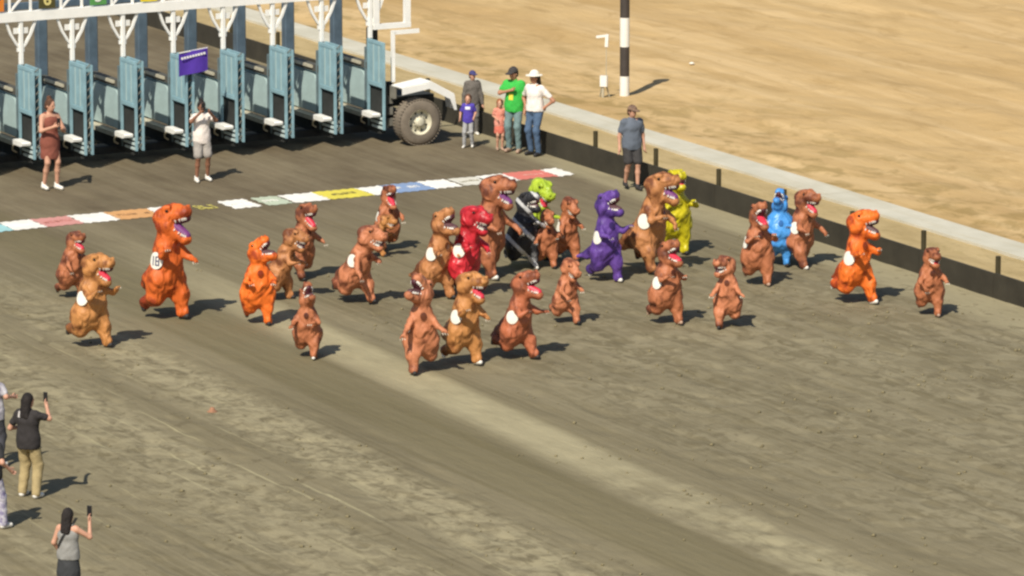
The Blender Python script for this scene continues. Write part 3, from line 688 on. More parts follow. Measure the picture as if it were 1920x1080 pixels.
def dino(px, top, feet, colour, yaw, pitch, jaw, hyaw, lean, gait, label, badge=True, shoe='k', tongue=None, number=None, fat=1.0, stripes=False, arm=0.0, sway=0.0, bside=-1, tail=.62):
    seed = (px * 7 + feet) % 97; rd = random.Random(seed); gait = gait * rd.choice((1, 1, -1)) if abs(gait) > .6 else gait; lean += rd.uniform(-3, 5); tail *= rd.uniform(.6, 1.3); pitch += rd.uniform(-6, 6)
    R_ = math.radians; hip = np.array([0, 0, .36]); la = -R_(lean)
    B = lambda p: rxz(p, la, hip)                                  # torso lean
    b = Blob(); b.folds = .0046; b.seed = seed * .37; b.fscale = 1.25; b.head_calm = True; HS = 1.22; fat *= .90
    fw = fat
    b.ell((-.03, 0, .335), (.168 * fw, .188 * fw, .165), .05)
    b.ell(B((.018, 0, .475)), (.150 * fw, .172 * fw, .150), .06)
    b.ell(B((.025, 0, .60)), (.116 * fw, .142 * fw, .12), .06)
    nk = B((.035, 0, .80)); b.cone(B((.018, 0, .655)), nk, .104 * fw, .084, .06)
    # head frame
    HB = B((.03, 0, .835)); pa = R_(pitch + (7 if jaw > 30 and pitch < 30 else 0)) + la * .3; ya = R_(hyaw)
    HX3 = np.array((.80, 1.12, 1.10)) * HS
    def Hd(p): return rz(rxz(HB + np.array(p, float) * HX3, pa, HB), ya, HB)
    ex = (Hd((1, 0, 0)) - HB) / HX3[0]; ey = (Hd((0, 1, 0)) - HB) / HX3[1]; ez = (Hd((0, 0, 1)) - HB) / HX3[2]; rot = np.stack([ex, ey, ez], 1)
    b.ell(Hd((-.005, 0, .035)), np.array((.095, .080, .075)) * HS, .04, rot)
    b.cone(Hd((.05, 0, .045)), Hd((.185, 0, .030)), .072 * HS, .054 * HS, .03)
    b.ell(Hd((.215, 0, .037)), np.array((.040, .050, .034)) * HS, .025, rot)
    b.ell(Hd((.105, 0, .085)), np.array((.065, .026, .022)) * HS, .03, rot)
    for s in (-1, 1):
        b.ell(Hd((.065, s * .048, .092)), np.array((.040, .020, .022)) * HS, .02, rot)
        b.ell(Hd((.228, s * .026, .068)), np.array((.016, .013, .012)) * HS, .012, rot)
        b.ell(Hd((-.0, s * .058, -.01)), np.array((.06, .03, .05)) * HS, .03, rot)
    j = R_(jaw * .86); J0 = np.array([.005, 0, -.022])
    def Jw(x, y, z): return Hd(J0 + np.array([x * math.cos(j) + z * math.sin(j), y, -x * math.sin(j) + z * math.cos(j)]))
    b.cone(Jw(.0, 0, 0), Jw(.17, 0, -.004), .058 * HS, .042 * HS, .035)
    b.ell(Jw(.185, 0, .0), np.array((.030, .042, .026)) * HS, .02, rot)
    b.cone(nk, Jw(.05, 0, -.02), .075, .05, .05)
    torso = Blob(); torso.pr = b.pr[:4]
    # arms: small, bent forward
    hands = []
    for s in (-1, 1):
        up = rd.uniform(-.09, .09) + arm
        sh = B((.075, s * .115 * fw, .600)); el = B((.150 + rd.uniform(-.02, .02), s * (.170 + rd.uniform(-.015, .02)) * fw, .545 + up * .3)); ha = B((.225 + rd.uniform(-.04, .02), s * (.155 + rd.uniform(-.06, .06)), .55 + up * rd.uniform(.6, 1.4)))
        b.cone(sh, el, .042, .032, .03); b.cone(el, ha, .032, .023, .02); dv = (ha - el) / np.linalg.norm(ha - el)
        for t in (-.018, 0, .018):
            f1 = ha + dv * .03 + np.array([0, t, .004]); f2 = f1 + dv * .018 + np.array([0, t * .4, -.018])
            b.cone(ha, f1, .016, .011, .008); b.cone(f1, f2, .011, .008, .006); hands.append((f2, dv))
    # tail
    sw = sway
    tl = tail; tp = [np.array((-.11, 0, .34)), np.array((-.11 - .13 * tl, .02 * sw, .34 - .07 * tl)), np.array((-.11 - .25 * tl, .07 * sw, .34 - .14 * tl)), np.array((-.11 - .37 * tl, .14 * sw, .34 - .17 * tl))]
    b.cone(tp[0], tp[1], .130 * fw, .090, .05); b.cone(tp[1], tp[2], .090, .052, .03); b.cone(tp[2], tp[3], .052, .018, .02)
    # legs: gait -1..1, positive = the left leg leads
    shoes = []; low = []
    for s in (-1, 1):
        g = gait * s; th = R_(8 + 30 * g) if g > 0 else R_(6 + 24 * -g * -1); kn = R_(18) if g > 0 else R_(20 + 62 * -g)
        h0 = np.array([0, s * .092, .335]); kd = np.array([math.sin(th), 0, -math.cos(th)]); k0 = h0 + kd * .155 + np.array([0, s * .008, 0])
        sd = np.array([math.sin(th - kn), 0, -math.cos(th - kn)]); a0 = k0 + sd * .155
        fa = (th - kn) * .55; fd = np.array([math.cos(fa), 0, math.sin(fa)])
        fd = fd if g >= 0 else np.array([math.cos(th - kn), 0, math.sin(th - kn)])
        b.cone(h0, k0, .116 * fw, .076, .06); b.cone(k0, a0, .072, .044, .03)
        dn = np.array([-fd[2], 0, fd[0]]) * -.020
        b.cone(a0 + dn * .3, a0 + fd * .035, .043, .034, .03)
        shoes.append((a0 + dn * 1.7, fd)); low.append((a0 + dn * 1.7)[2] - .026)
    V, Fq = b.mesh_data(.0095)
    # stand it on the ground and scale it to the height seen
    zmin = min(low); zmax = V[:, 2].max(); H = (feet - top) / ppm(feet); sc = H / (zmax - zmin)
    fx = lambda A: (np.asarray(A, float).reshape(-1, 3) - [0, 0, zmin]) * sc
    base = P(px, feet - 4); gz = float(track_h(np.array([(base.xy - W0).dot(GG)]), np.array([(base.xy - W0).dot(DD)]))[0])
    base.z = gz + .004
    t = thing('person', label, 'costumed person', base, R_(yaw - 90), 'racers in inflatable dinosaur costumes')
    be, ba = COSTUME[colour]; m = costume_mat('costume_' + colour, be, ba, .36 if colour in ('yellow', 'red', 'blue', 'lime') else .55)
    me = mesh_from('costume', fx(V), Fq, m, True)
    nrm = np.zeros(len(V) * 3, np.float32); me.vertex_normals.foreach_get('vector', nrm); nrm = nrm.reshape(-1, 3)
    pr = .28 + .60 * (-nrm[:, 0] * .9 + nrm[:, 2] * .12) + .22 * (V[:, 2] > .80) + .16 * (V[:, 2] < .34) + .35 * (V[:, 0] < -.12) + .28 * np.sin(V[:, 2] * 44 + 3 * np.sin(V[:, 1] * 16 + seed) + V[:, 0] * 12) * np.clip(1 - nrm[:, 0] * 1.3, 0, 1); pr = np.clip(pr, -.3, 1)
    if stripes: pr = np.where(np.sin(V[:, 2] * 21 + V[:, 1] * 20 + V[:, 0] * 8) > -.78, 1.6, -1.4)
    at = me.attributes.new('print', 'FLOAT', 'POINT'); at.data.foreach_set('value', pr.astype(np.float32))
    body = link('costume', me, t)
    def blobpart(nm, bb, mm, h=.008):
        v, f = bb.mesh_data(h); return link(nm, mesh_from(nm, fx(v), f, mm, True), t)
    tm = {'p': m_tongue_p, 'k': m_tongue_k}.get(tongue, m_tongue)
    if jaw > 6:
        blobpart('tongue', Blob().cone(Jw(.03, 0, .030), Jw(.172, 0, .024), .048 * HS, .032 * HS, .02), tm)
        blobpart('palate', Blob().cone(Hd((.03, 0, .008)), Hd((.20, 0, .0)), .048 * HS, .034 * HS, .02), m_palate)
        k = MB()
        for i in range(21):                                        # a row round each jaw
            a = math.pi * (i / 20 - .5)
            xx, yy = (.12 + .088 * math.cos(a) if abs(a) < 1.2 else .12 + .088 * math.cos(a) - .03 * (abs(a) - 1.2) * 6), .046 * math.sin(a)
            for fn, zs, ln in ((lambda x, y, z: Jw(x - .012, y, z), .020, .021), (lambda x, y, z: Hd((x + .022, y * 1.02, z)), .004, -.022)):
                c = fn(xx, yy, zs); tip = fn(xx, yy * .95, zs + ln); q1 = (ex * .0105); q2 = (ey * .0105)
                k.add(fx([c + q1, c + q2, c - q1, c - q2, tip]), [(0,1,4),(1,2,4),(2,3,4),(3,0,4),(3,2,1,0)])
        k.build('teeth', m_tooth, t, kind='stuff')
    for s in (-1, 1):
        blobpart('eye', Blob().ell(Hd((.075, s * .064, .074)), (.015, .010, .013), .01, rot), m_eye, .004)
    k = MB()
    for p, dv in hands: 
        e = p + dv * .012 + np.array([0, 0, -.018]); k.add(fx([p + [0, .007, 0], p + [0, -.007, .0], p + [.0, 0, .009], e]), [(0,1,2),(0,3,1),(1,3,2),(2,3,0)])
    k.build('claws', m_claw, t, kind='stuff')
    for c, fd in shoes:
        blobpart('shoe', Blob().cone(c - fd * .012, c + fd * .060, .027, .023, .01), SHOE[shoe], .006)
    def wrap(origin, du, dv_, dirn, pts, off):
        X = np.array([origin + du * a + dv_ * c for a, c in pts]) - dirn * .30
        tt = np.zeros(len(X)); best = np.full(len(X), 9.0); bt = np.zeros(len(X))
        for _ in range(40):
            dd = torso.at(X + dirn * tt[:, None]); better = np.abs(dd) < best; best = np.where(better, np.abs(dd), best); bt = np.where(better, tt, bt); tt += np.clip(dd, -.05, .08) * .9
        bt = np.minimum(bt, np.median(bt) + .045)
        return X + dirn * (bt - off)[:, None]
    # clear window the wearer looks out of
    ring = [(0, 0)] + [(r * math.cos(a) * .036, r * math.sin(a) * .042) for r in (.5, 1) for a in np.linspace(0, 2 * math.pi, 13)[:-1]]
    fan = [(0, 1 + (i + 1) % 12, 1 + i) for i in range(12)] + [(1 + i, 1 + (i + 1) % 12, 13 + (i + 1) % 12, 13 + i) for i in range(12)]
    dn = rxz((-1, 0, 0), la, (0, 0, 0))
    wv = wrap(B((.02, 0, .635)), np.array([0, 1., 0]), rxz((0, 0, 1), la, (0, 0, 0)), dn, ring, .012)
    MB().add(fx(wv), [tuple(q) for q in fan]).build('face_window', mat('window_' + colour, tuple(c * .75 for c in ba), .15, .2, 6), t)
    if badge:
        ring = [(0, 0)] + [(r * math.cos(a) * .070, r * math.sin(a) * .074) for r in (.5, 1) for a in np.linspace(0, 2 * math.pi, 21)[:-1]]; n_ = 20
        fan = [(0, 1 + (i + 1) % n_, 1 + i) for i in range(n_)] + [(1 + i, 1 + (i + 1) % n_, 1 + n_ + (i + 1) % n_, 1 + n_ + i) for i in range(n_)]
        s = bside; o = B((-.02, 0, .52 + rd.uniform(-.015, .02))); dirn = np.array([-.42, -s * 1.0, -.0]); dirn /= np.linalg.norm(dirn)
        du = np.cross(dirn, [0, 0, 1.0]); du /= np.linalg.norm(du); dz = np.array([0, 0, 1.0])
        wv = wrap(o, du, dz, dirn, ring, .013); bd = MB().add(fx(wv), fan).build('race_badge', m_badge, t, True)
        if number:
            k = MB(); segs = {'1': [((.0, -.035), (.0, .035))], '8': [((-.015, -.035), (.015, -.035)), ((-.015, 0), (.015, 0)), ((-.015, .035), (.015, .035)), ((-.015, -.035), (-.015, .035)), ((.015, -.035), (.015, .035))]}
            for ch, cx in zip(number, (-.024, .020)):
                for (x0, z0), (x1, z1) in segs[ch]:
                    wq = .0055; vert = abs(x1 - x0) < 1e-6
                    pts = [(cx + x0 - (wq if vert else wq), z0 - wq), (cx + x1 + wq, z0 - wq) if vert else (cx + x1 + wq, z0 - wq), (cx + x1 + wq, z1 + wq), (cx + x0 - wq, z1 + wq)]
                    k.add(fx(wrap(o, du, dz, dirn, pts, .018)), [(0, 1, 2, 3)])
            k.build('number', m_ink, bd)
    return t

D = dino
D(134, 435, 562, 'brown', 45, 8, 34, 0, 4, 0.69, 'person in brown dinosaur costume, red mouth, behind the gold one at far left', badge=False, arm=.03, fat=1.25)
D(170, 478, 655, 'gold', 46, 2, 36, 22, 4, 0.90, 'person in gold tan dinosaur costume with wide red mouth, at far left of the pack', fat=1.08)
D(312, 384, 602, 'orange', 44, 14, 46, 22, 0, 0.63, 'tall person in orange dinosaur costume with purple mouth and badge 18', tongue='p', number='18', fat=0.95)
D(484, 443, 612, 'bright', 14, 50, 40, 45, -2, 0.63, 'person in bright orange dinosaur costume with plump body, snout pointing up', badge=False, tongue='k', fat=1.2)
D(524, 430, 566, 'tan', 72, -2, 22, 0, 16, 0.66, 'person in tan dinosaur costume leaning forward behind the bright orange costume', badge=False, tongue='k')
D(566, 382, 527, 'brown', 42, 12, 48, 0, 2, 0.72, 'person in slim brown dinosaur costume with red mouth, right of the bright orange costume', badge=False)
D(577, 530, 675, 'brown', -4, 62, 42, 25, 4, -0.84, 'small person in brown dinosaur costume looking up, alone below the bright orange costume', shoe='w', tongue='k', fat=1.15)
D(666, 422, 572, 'salmon', 46, -6, 16, 18, 16, 1.02, 'person in light brown dinosaur costume striding in black shoes, left of centre', shoe='k', tongue='k')
D(702, 404, 486, 'gold', 62, -2, 12, 0, 30, 0.96, 'small person in gold dinosaur costume bent low behind the striding light brown costume', badge=False)
D(726, 348, 474, 'brown', 20, 18, 52, 4, 2, 0.72, 'person in brown dinosaur costume, red mouth facing the camera, beneath the blue chalk patch', bside=-1, fat=1.1)
D(818, 388, 564, 'tan', 46, 46, 40, 0, 4, 0.78, 'person in slim tan dinosaur costume with head tipped back, left of the red costume', tongue='k')
D(870, 388, 562, 'red', 50, -4, 20, 12, 10, 0.66, 'person in shiny red dinosaur costume at the middle of the pack', tongue='k', arm=.03, badge=True, fat=1.08)
D(915, 332, 524, 'brown', 52, 2, 34, 18, 4, 0.78, 'tall person in brown dinosaur costume between the red and the black costume', tongue='p', shoe='w', badge=False)
D(979, 360, 508, 'grey', 30, 20, 20, 20, 4, 0.90, 'person in black dinosaur costume with pale stripes at the middle of the pack', tongue='k', stripes=True, shoe='w', badge=False, fat=1.3)
D(1000, 335, 492, 'lime', 40, -28, 30, 0, 4, 0.66, 'person in lime green dinosaur costume whose head shows behind the black costume', badge=False)
D(1023, 395, 506, 'brown', 16, -20, 8, 0, 6, 0.84, 'person in brown dinosaur costume with a white badge right of the black costume', fat=1.12)
D(1062, 371, 494, 'brown', 22, -24, 8, 10, 4, 0.78, 'person in brown dinosaur costume left of the purple costume, head bowed')
D(1136, 358, 532, 'purple', 34, 40, 36, 14, -4, 0.60, 'person in purple dinosaur costume with head tipped back and tail on the dirt', tongue='k', shoe='w', sway=-1.2, tail=.6, fat=.96)
D(1215, 325, 514, 'tan', 50, 8, 34, 18, 8, 0.78, 'tall person in tan dinosaur costume in front of the yellow one', tongue='p', fat=1.04)
D(1262, 319, 480, 'yellow', 24, 20, 14, 0, 2, 0.66, 'person in shiny yellow dinosaur costume half hidden by a tall tan one', badge=False, fat=1.3)
D(1248, 450, 612, 'brown', 34, 22, 44, 6, 2, 0.78, 'person in brown dinosaur costume with red mouth below the tall tan and the yellow costume', shoe='s', fat=1.18)
D(1364, 481, 618, 'salmon', -8, 4, 20, -40, 4, -0.78, 'person in slim pinkish brown dinosaur costume with head turned left', tongue='k')
D(1420, 378, 538, 'brown', 12, 40, 52, 8, 0, 0.72, 'person in brown dinosaur costume with red mouth raised, in front of the blue costume', shoe='s', fat=1.14)
D(1461, 354, 500, 'blue', 2, 74, 26, -20, 2, 0.66, 'person in bright blue dinosaur costume with head thrown back near the wall', badge=False, tongue='k', fat=1.75)
D(1500, 355, 503, 'brown', 44, 0, 36, 6, 4, 0.96, 'person in brown dinosaur costume with white shoes and red mouth right of the blue costume', shoe='w')
D(1604, 395, 573, 'bright', 40, 12, 36, 26, 2, 0.96, 'person in orange dinosaur costume walking by the black wall with a white shoe', tongue='k', shoe='w', fat=0.95)
D(1742, 465, 596, 'brown', 8, 4, 14, 10, 2, 0.72, 'small person in brown dinosaur costume, rightmost of the pack near the black wall', badge=False, shoe='s', fat=1.16)
D(790, 511, 702, 'salmon', 10, 58, 36, -48, 4, 0.84, 'person in light salmon dinosaur costume with head thrown back, frontmost of the pack', tongue='k')
D(868, 511, 687, 'gold', 44, 2, 34, 18, 4, 0.66, 'person in gold dinosaur costume with a white badge, beside the salmon one at the front', shoe='w', fat=1.04)
D(968, 504, 675, 'russet', 52, 26, 40, 10, 6, 1.05, 'person in reddish brown dinosaur costume in long stride, badge on its flank', shoe='k', fat=1.05)
D(1060, 486, 611, 'salmon', 28, -34, 10, 10, 8, 1.02, 'small person in pinkish dinosaur costume with bowed head, behind the reddish striding one', badge=False)

# ------------------------------------------------------------------ people without costumes
SKIN = {'fair': mat('skin_fair', (.56, .30, .20), .55, .08, 6), 'tan': mat('skin_tan', (.44, .21, .125), .55, .08, 6), 'brown': mat('skin_brown', (.26, .12, .07), .55, .08, 6)}
def cloth(name, rgb, rgb2=None, scale=7): return mat('cloth_' + name, rgb, .85, .12, scale, .4, 16, rgb2=rgb2)
def person(px, top, feet, yaw, label, skin='fair', head_yaw=0, head_pitch=0, hands=None, elbows=None, legs=0.0, stance=.10, top_kind='tee', top_m=None, low_kind='jeans', low_m=None,
           hair='short', hair_m=None, hat=None, hat_m=None, shoe='w', width=1.0, headscale=1.0, phone=None, loc=None, height=None, lean=0, group='people standing on the track', cuff=None):
    R_ = math.radians; W_ = width; hip = np.array([0, 0, .93]); la = -R_(lean); Bn = lambda p: rxz(p, la, hip)
    bl = Blob()
    ank = {}; kne = {}; hpj = {}
    for s in (-1, 1):
        g = legs * s; h0 = np.array([0, s * .088 * W_, .91]); a0 = np.array([.30 * g, s * stance, .085 + max(0, -g) * .10])
        dvec = a0 - h0; L = np.linalg.norm(dvec); kmid = (h0 + a0) / 2 + np.array([math.sqrt(max(.0, .42 ** 2 - (L / 2) ** 2)) + .012, s * .004, .035])
        hpj[s], kne[s], ank[s] = h0, kmid, a0
        bl.cone(h0, kmid, .084 * W_, .056, .04); bl.cone(kmid, kmid * .62 + a0 * .38 + [-.010, 0, 0], .050, .051, .03); bl.cone(kmid * .62 + a0 * .38 + [-.010, 0, 0], a0, .050, .035, .03)
        bl.cone(a0 + [-.02, 0, -.035], a0 + [.14, s * .02, -.045], .036, .028, .025)
    bl.ell((0, 0, .95), (.112, .158 * W_, .125), .05)
    bl.ell(Bn((.0, 0, 1.12)), (.10 * W_, .138 * W_, .15), .06); bl.ell(Bn((.0, 0, 1.30)), (.112 * W_, .165 * W_, .17), .06)
    bl.cone(Bn((0, -.13 * W_, 1.425)), Bn((0, .13 * W_, 1.425)), .055, .055, .05); bl.cone(Bn((0, 0, 1.43)), Bn((.012, 0, 1.54)), .054, .052, .03)
    HC = Bn((.02, 0, 1.625)); ya = R_(head_yaw); pa = R_(head_pitch); hs = headscale
    Hd = lambda p: rz(rxz(HC + np.array(p, float) * hs, pa, HC + np.array([-.02, 0, -.08])), ya, HC)
    rot = np.stack([Hd(e) - Hd((0, 0, 0)) for e in np.eye(3)], 1) / hs
    bl.ell(Hd((0, 0, .015)), np.array((.098, .077, .108)) * hs, .02, rot); bl.ell(Hd((.025, 0, -.06)), np.array((.062, .056, .06)) * hs, .03, rot)
    bl.ell(Hd((.098, 0, -.018)), np.array((.020, .014, .024)) * hs, .015, rot)
    for s in (-1, 1): bl.ell(Hd((-.005, s * .079, -.012)), np.array((.02, .010, .03)) * hs, .008, rot)
    elb = {}; wri = {}; fdir = {}
    for s in (-1, 1):
        sh = Bn((0, s * .168 * W_, 1.405)); hd = np.array((hands or {}).get(s, (.06, s * .27 * W_, .80)), float)
        if elbows and s in elbows: el = np.array(elbows[s], float)
        else:
            L = np.linalg.norm(hd - sh); el = (sh + hd) / 2 + np.array([-.6, s * .3, -.2]) * math.sqrt(max(.0004, .30 ** 2 - (min(L, .595) / 2) ** 2))
        dv = (hd - el) / np.linalg.norm(hd - el); wr = hd - dv * .06; elb[s], wri[s], fdir[s] = el, wr, dv
        bl.cone(sh, el, .050 * W_, .040, .04); bl.cone(el, wr, .039, .026, .03)
        side = np.cross(dv, [0, s * 1.0, .2]); side /= np.linalg.norm(side); pn = np.cross(side, dv)
        bl.cone(wr, wr + dv * .085, .026, .033, .02)
        for q, (off, ln) in enumerate(((-.03, .058), (-.010, .07), (.010, .066), (.029, .050))):
            f0 = wr + dv * .092 + side * off; f1 = f0 + dv * ln * .62 + pn * .008; f2 = f1 + (dv * .6 + pn * .75) * ln * .62
            bl.cone(f0, f1, .0105, .0098, .006); bl.cone(f1, f2, .0098, .0085, .004)
        t0 = wr + dv * .03 - side * .028; t1 = t0 + dv * .035 - side * .03 + pn * .012; t2 = t1 + dv * .034 + pn * .012
        bl.cone(t0, t1, .014, .012, .01); bl.cone(t1, t2, .012, .0095, .005)
    V, Fq = bl.mesh_data(.0115)
    hz = height if height else (feet - top) / ppm(feet)
    ztop = Hd((0, 0, .125))[2] + (.03 if hat else .012); sc = hz / ztop
    fx = lambda A: np.asarray(A, float).reshape(-1, 3) * sc
    base = Vector(loc) if loc is not None else P(px, feet - 5)
    q = base.xy - W0; base.z = float(track_h(np.array([q.dot(GG)]), np.array([q.dot(DD)]))[0]) + .004
    t = thing('person', label, 'person', base, R_(yaw - 90), group)
    link('body', mesh_from('body', fx(V), Fq, SKIN[skin], True), t)
    def part(nm, bb, mm, h=.013, folds=0.0, **kw):
        bb.folds = folds; bb.seed = px * .31
        v, f = bb.mesh_data(h); return link(nm, mesh_from(nm, fx(v), f, mm, True), t, **kw)
    for s in (-1, 1): part('eye', Blob().ell(Hd((.083, s * .032, .012)), np.array((.013, .014, .009)) * hs, .004, rot), m_eye, .004)
    part('mouth', Blob().ell(Hd((.083, 0, -.063)), np.array((.010, .024, .007)) * hs, .004, rot), mat('lip', (.36, .10, .08), .5), .004)
    # top
    if top_kind:
        b = Blob(); e = .022
        hem = {'tee': .83, 'tank': .90, 'dress': .60, 'hoodie': .84, 'shirt': .93}[top_kind]
        b.ell(Bn((0, 0, 1.12)), (.10 * W_ + e, .140 * W_ + e, .16), .06); b.ell(Bn((0, 0, 1.29)), (.112 * W_ + e, .165 * W_ + e, .165), .06)
        if top_kind == 'dress':
            b.ell((0, 0, .96), (.14, .175 * W_, .17), .06); b.ell((0, 0, .66), (.162, .196 * W_, .30), .05, None, ((0, 0, -1.0), -hem)); b.ell((0, 0, .90), (.150, .202 * W_, .26), .05)
        else: b.ell((0, 0, .96), (.118 * W_ + e + .006, .168 * W_ + e + .010, .34), .05, None, ((0, 0, -1.0), -hem))
        if top_kind in ('tank', 'dress'):
            for s in (-1, 1): b.cone(Bn((.01, s * .095 * W_, 1.36)), Bn((.0, s * .092 * W_, 1.462)), .050, .036, .03)
        else:
            b.cone(Bn((0, -.12 * W_, 1.415)), Bn((0, .12 * W_, 1.41)), .064, .064, .07); b.cone(Bn((0, 0, 1.42)), Bn((.0, 0, 1.47)), .075, .066, .03)
            for s in (-1, 1):
                sh = Bn((0, s * .168 * W_, 1.405)); fr = 1.0 if top_kind == 'hoodie' else .62
                b.cone(sh, sh + (elb[s] - sh) * fr, .060, .062, .07)
                if top_kind == 'hoodie': b.cone(elb[s], wri[s], .062, .046, .03)
        part({'tee': 't_shirt', 'tank': 'tank_top', 'dress': 'dress', 'hoodie': 'hoodie', 'shirt': 'shirt'}[top_kind], b, top_m, .013, .0035)
    # lower
    if low_kind and top_kind != 'dress':
        b = Blob(); e = .020
        b.ell((0, 0, .945), (.112 * W_ + .010, .158 * W_ + .010, .135), .05)
        if low_kind in ('jeans', 'shorts', 'khakis'):
            for s in (-1, 1):
                ex_ = .012 if low_kind == 'jeans' else .03
                if low_kind == 'shorts': b.cone(hpj[s], hpj[s] + (kne[s] - hpj[s]) * .84, .086 * W_ + .018, .058 + ex_ + .012, .03)
                else: b.cone(hpj[s], kne[s], .086 * W_ + .011, .060 + ex_, .03); b.cone(kne[s], ank[s] + [0, 0, .0], .060 + ex_, .044 + ex_, .03)
        else:
            b.ell((0, 0, .80), (.142 * W_, .188 * W_, .24), .05, None, ((0, 0, -1.0), -.60)); b.ell((0, 0, .66), (.165 * W_, .205 * W_, .26), .05, None, ((0, 0, -1.0), -.60))
        part({'jeans': 'trousers', 'khakis': 'trousers', 'shorts': 'shorts', 'skirt': 'skirt'}[low_kind], b, low_m, .013, .0035)
    for s in (-1, 1):
        part('shoe', Blob().cone(ank[s] + [-.025, 0, -.042], ank[s] + [.15, s * .02, -.05], .047, .038, .02).cone(ank[s] + [-.01, 0, -.03], ank[s] + [-.01, 0, .02], .048, .048, .02), SHOE[shoe], .011)
    # hair and hats
    if hair:
        b = Blob(); b.ell(Hd((-.016, 0, .035)), np.array((.098, .090, .106)) * hs, .02, rot)
        b.ell(Hd((-.045, 0, -.02)), np.array((.07, .084, .09)) * hs, .02, rot)
        if hair == 'bun': b.ell(Hd((-.05, 0, .145)), (.05, .05, .045), .02)
        if hair == 'long':
            b.cone(Hd((-.05, -.02, .0)), Bn((-.095, -.035, 1.37)), .07, .052, .04); b.cone(Hd((-.05, .02, .0)), Bn((-.095, .045, 1.39)), .07, .050, .03)
        if hair == 'tail': b.cone(Hd((-.10, 0, .03)), Bn((-.13, .02, 1.42)), .045, .022, .03)
        part('hair', b, hair_m or mat('hair_dark', (.03, .020, .016), .8, .5, 14, .8, 40), .011, .002)
    if hat == 'cap':
        n_ = ez_ = rot[:, 2]; c0 = Hd((0, 0, .035))
        b = Blob(); b.ell(Hd((-.004, 0, .04)), np.array((.112, .096, .100)) * hs, .01, rot, (-n_, -float(n_ @ c0)))
        b.ell(Hd((.13, 0, .040)), np.array((.085, .078, .013)) * hs, .02, rot)
        part('cap', b, hat_m, .009)
    if hat == 'cowboy':
        b = Blob(); n_ = rot[:, 2]; c0 = Hd((0, 0, .035)); b.ell(Hd((0, 0, .06)), (.112, .096, .105), .01, rot, (-n_, -float(n_ @ c0))); b.ell(Hd((.01, 0, .05)), (.19, .165, .016), .02, rot)
        part('hat', b, hat_m, .009)
    if phone:
        c = np.array(wri[phone]) + fdir[phone] * .13; d_ = fdir[phone]
        k = MB(); k.box((-.006, -.038, -.01), (.006, .038, .145), .004); me = k.mesh('phone', mat('phone_black', (.02, .02, .022), .25))
        ph = link('phone', me); ph['label'] = 'dark phone held up by ' + {95: 'the woman in the brown dress', 379: 'the woman in the white shirt', 55: 'the person in khaki trousers', 130: 'the woman in the grey tank top'}[px]; ph['category'] = 'phone'
        wl = Matrix.Translation(base) @ Matrix.Rotation(R_(yaw - 90), 4, 'Z') @ Matrix.Translation(Vector(fx(c)[0]))
        ph.matrix_world = wl; ph.rotation_euler = (0, 0, R_(yaw - 90))
    return t

hair_br = mat('hair_brown', (.10, .045, .025), .8, .5, 14, .8, 40); hair_red = mat('hair_auburn', (.30, .10, .035), .8, .5, 14, .8, 40); hair_k = mat('hair_black', (.016, .012, .011), .8, .5, 14, .8, 40)
PS = person
PS(95, 190, 360, 34, 'woman in sleeveless brown dress and white shoes in front of the starting gate', 'fair', 20, -8, {-1: (.34, -.06, 1.27), 1: (.36, .06, 1.22)}, {-1: (.10, -.24, 1.16), 1: (.12, .24, 1.14)},
   .12, .12, 'dress', cloth('brown', (.24, .075, .05)), None, None, 'bun', hair_br, phone=-1)
PS(379, 194, 345, 20, 'woman in white t-shirt holding a phone to her face below the purple banner', 'brown', 0, 0, {-1: (.30, -.10, 1.56), 1: (.30, .10, 1.54)}, {-1: (.16, -.28, 1.34), 1: (.16, .28, 1.34)},
   -.10, .13, 'tee', cloth('white', (.76, .68, .62)), 'shorts', cloth('palegrey', (.34, .31, .28)), 'bun', hair_k, phone=-1)
PS(884, 137, 258, 10, 'person in grey hoodie and blue cap standing behind the child in blue', 'fair', 20, 0, None, None, .05, .10, 'hoodie', cloth('grey', (.13, .115, .10)), 'jeans', cloth('darkgrey', (.15, .14, .13)),
   'short', hair_br, 'cap', cloth('navy', (.05, .05, .16)), loc=P(886, 252))
PS(878, 182, 282, -8, 'child in royal blue shirt and pale jeans standing by the gate wheel', 'fair', 0, 0, {-1: (.12, -.26, .95), 1: (.16, .20, 1.0)}, None, -.15, .13, 'tee', cloth('royal', (.055, .035, .30), (.10, .07, .42), 3), 'jeans', cloth('palejean', (.36, .36, .36)),
   'short', hair_br, headscale=1.28, width=.95)
PS(937, 191, 287, 12, 'small girl in coral top and skirt with bare legs beside the man in green', 'fair', -5, 0, {-1: (.15, -.12, 1.10), 1: (.15, .12, 1.08)}, None, .08, .08, 'tee', cloth('coral', (.66, .20, .14), (.72, .34, .26), 9), 'skirt', cloth('coral2', (.62, .16, .11)),
   'long', hair_red, headscale=1.3, shoe='s', width=.95)
PS(964, 129, 290, -20, 'man in bright green t-shirt, dark cap and faded jeans by the black wall', 'tan', -20, -12, {-1: (.20, .02, 1.30), 1: (.10, .26, .86)}, {-1: (.14, -.26, 1.22)}, .05, .11, 'tee', cloth('green', (.04, .42, .06)), 'jeans', cloth('fadejean', (.16, .24, .24)),
   'short', hair_k, 'cap', cloth('charcoal', (.05, .045, .045)), shoe='s', width=1.05)
PS(1003, 137, 296, -38, 'man in white shirt, white hat and blue jeans with hands on hips', 'tan', -12, 0, {-1: (.04, -.20, .98), 1: (-.02, .21, 1.0)}, {-1: (-.10, -.38, 1.16), 1: (-.10, .40, 1.16)}, .06, .11, 'shirt', cloth('cream', (.78, .72, .66)), 'jeans', cloth('denim', (.075, .125, .21)),
   'long', hair_k, 'cowboy', cloth('hatwhite', (.80, .76, .66)), shoe='k', width=1.08)
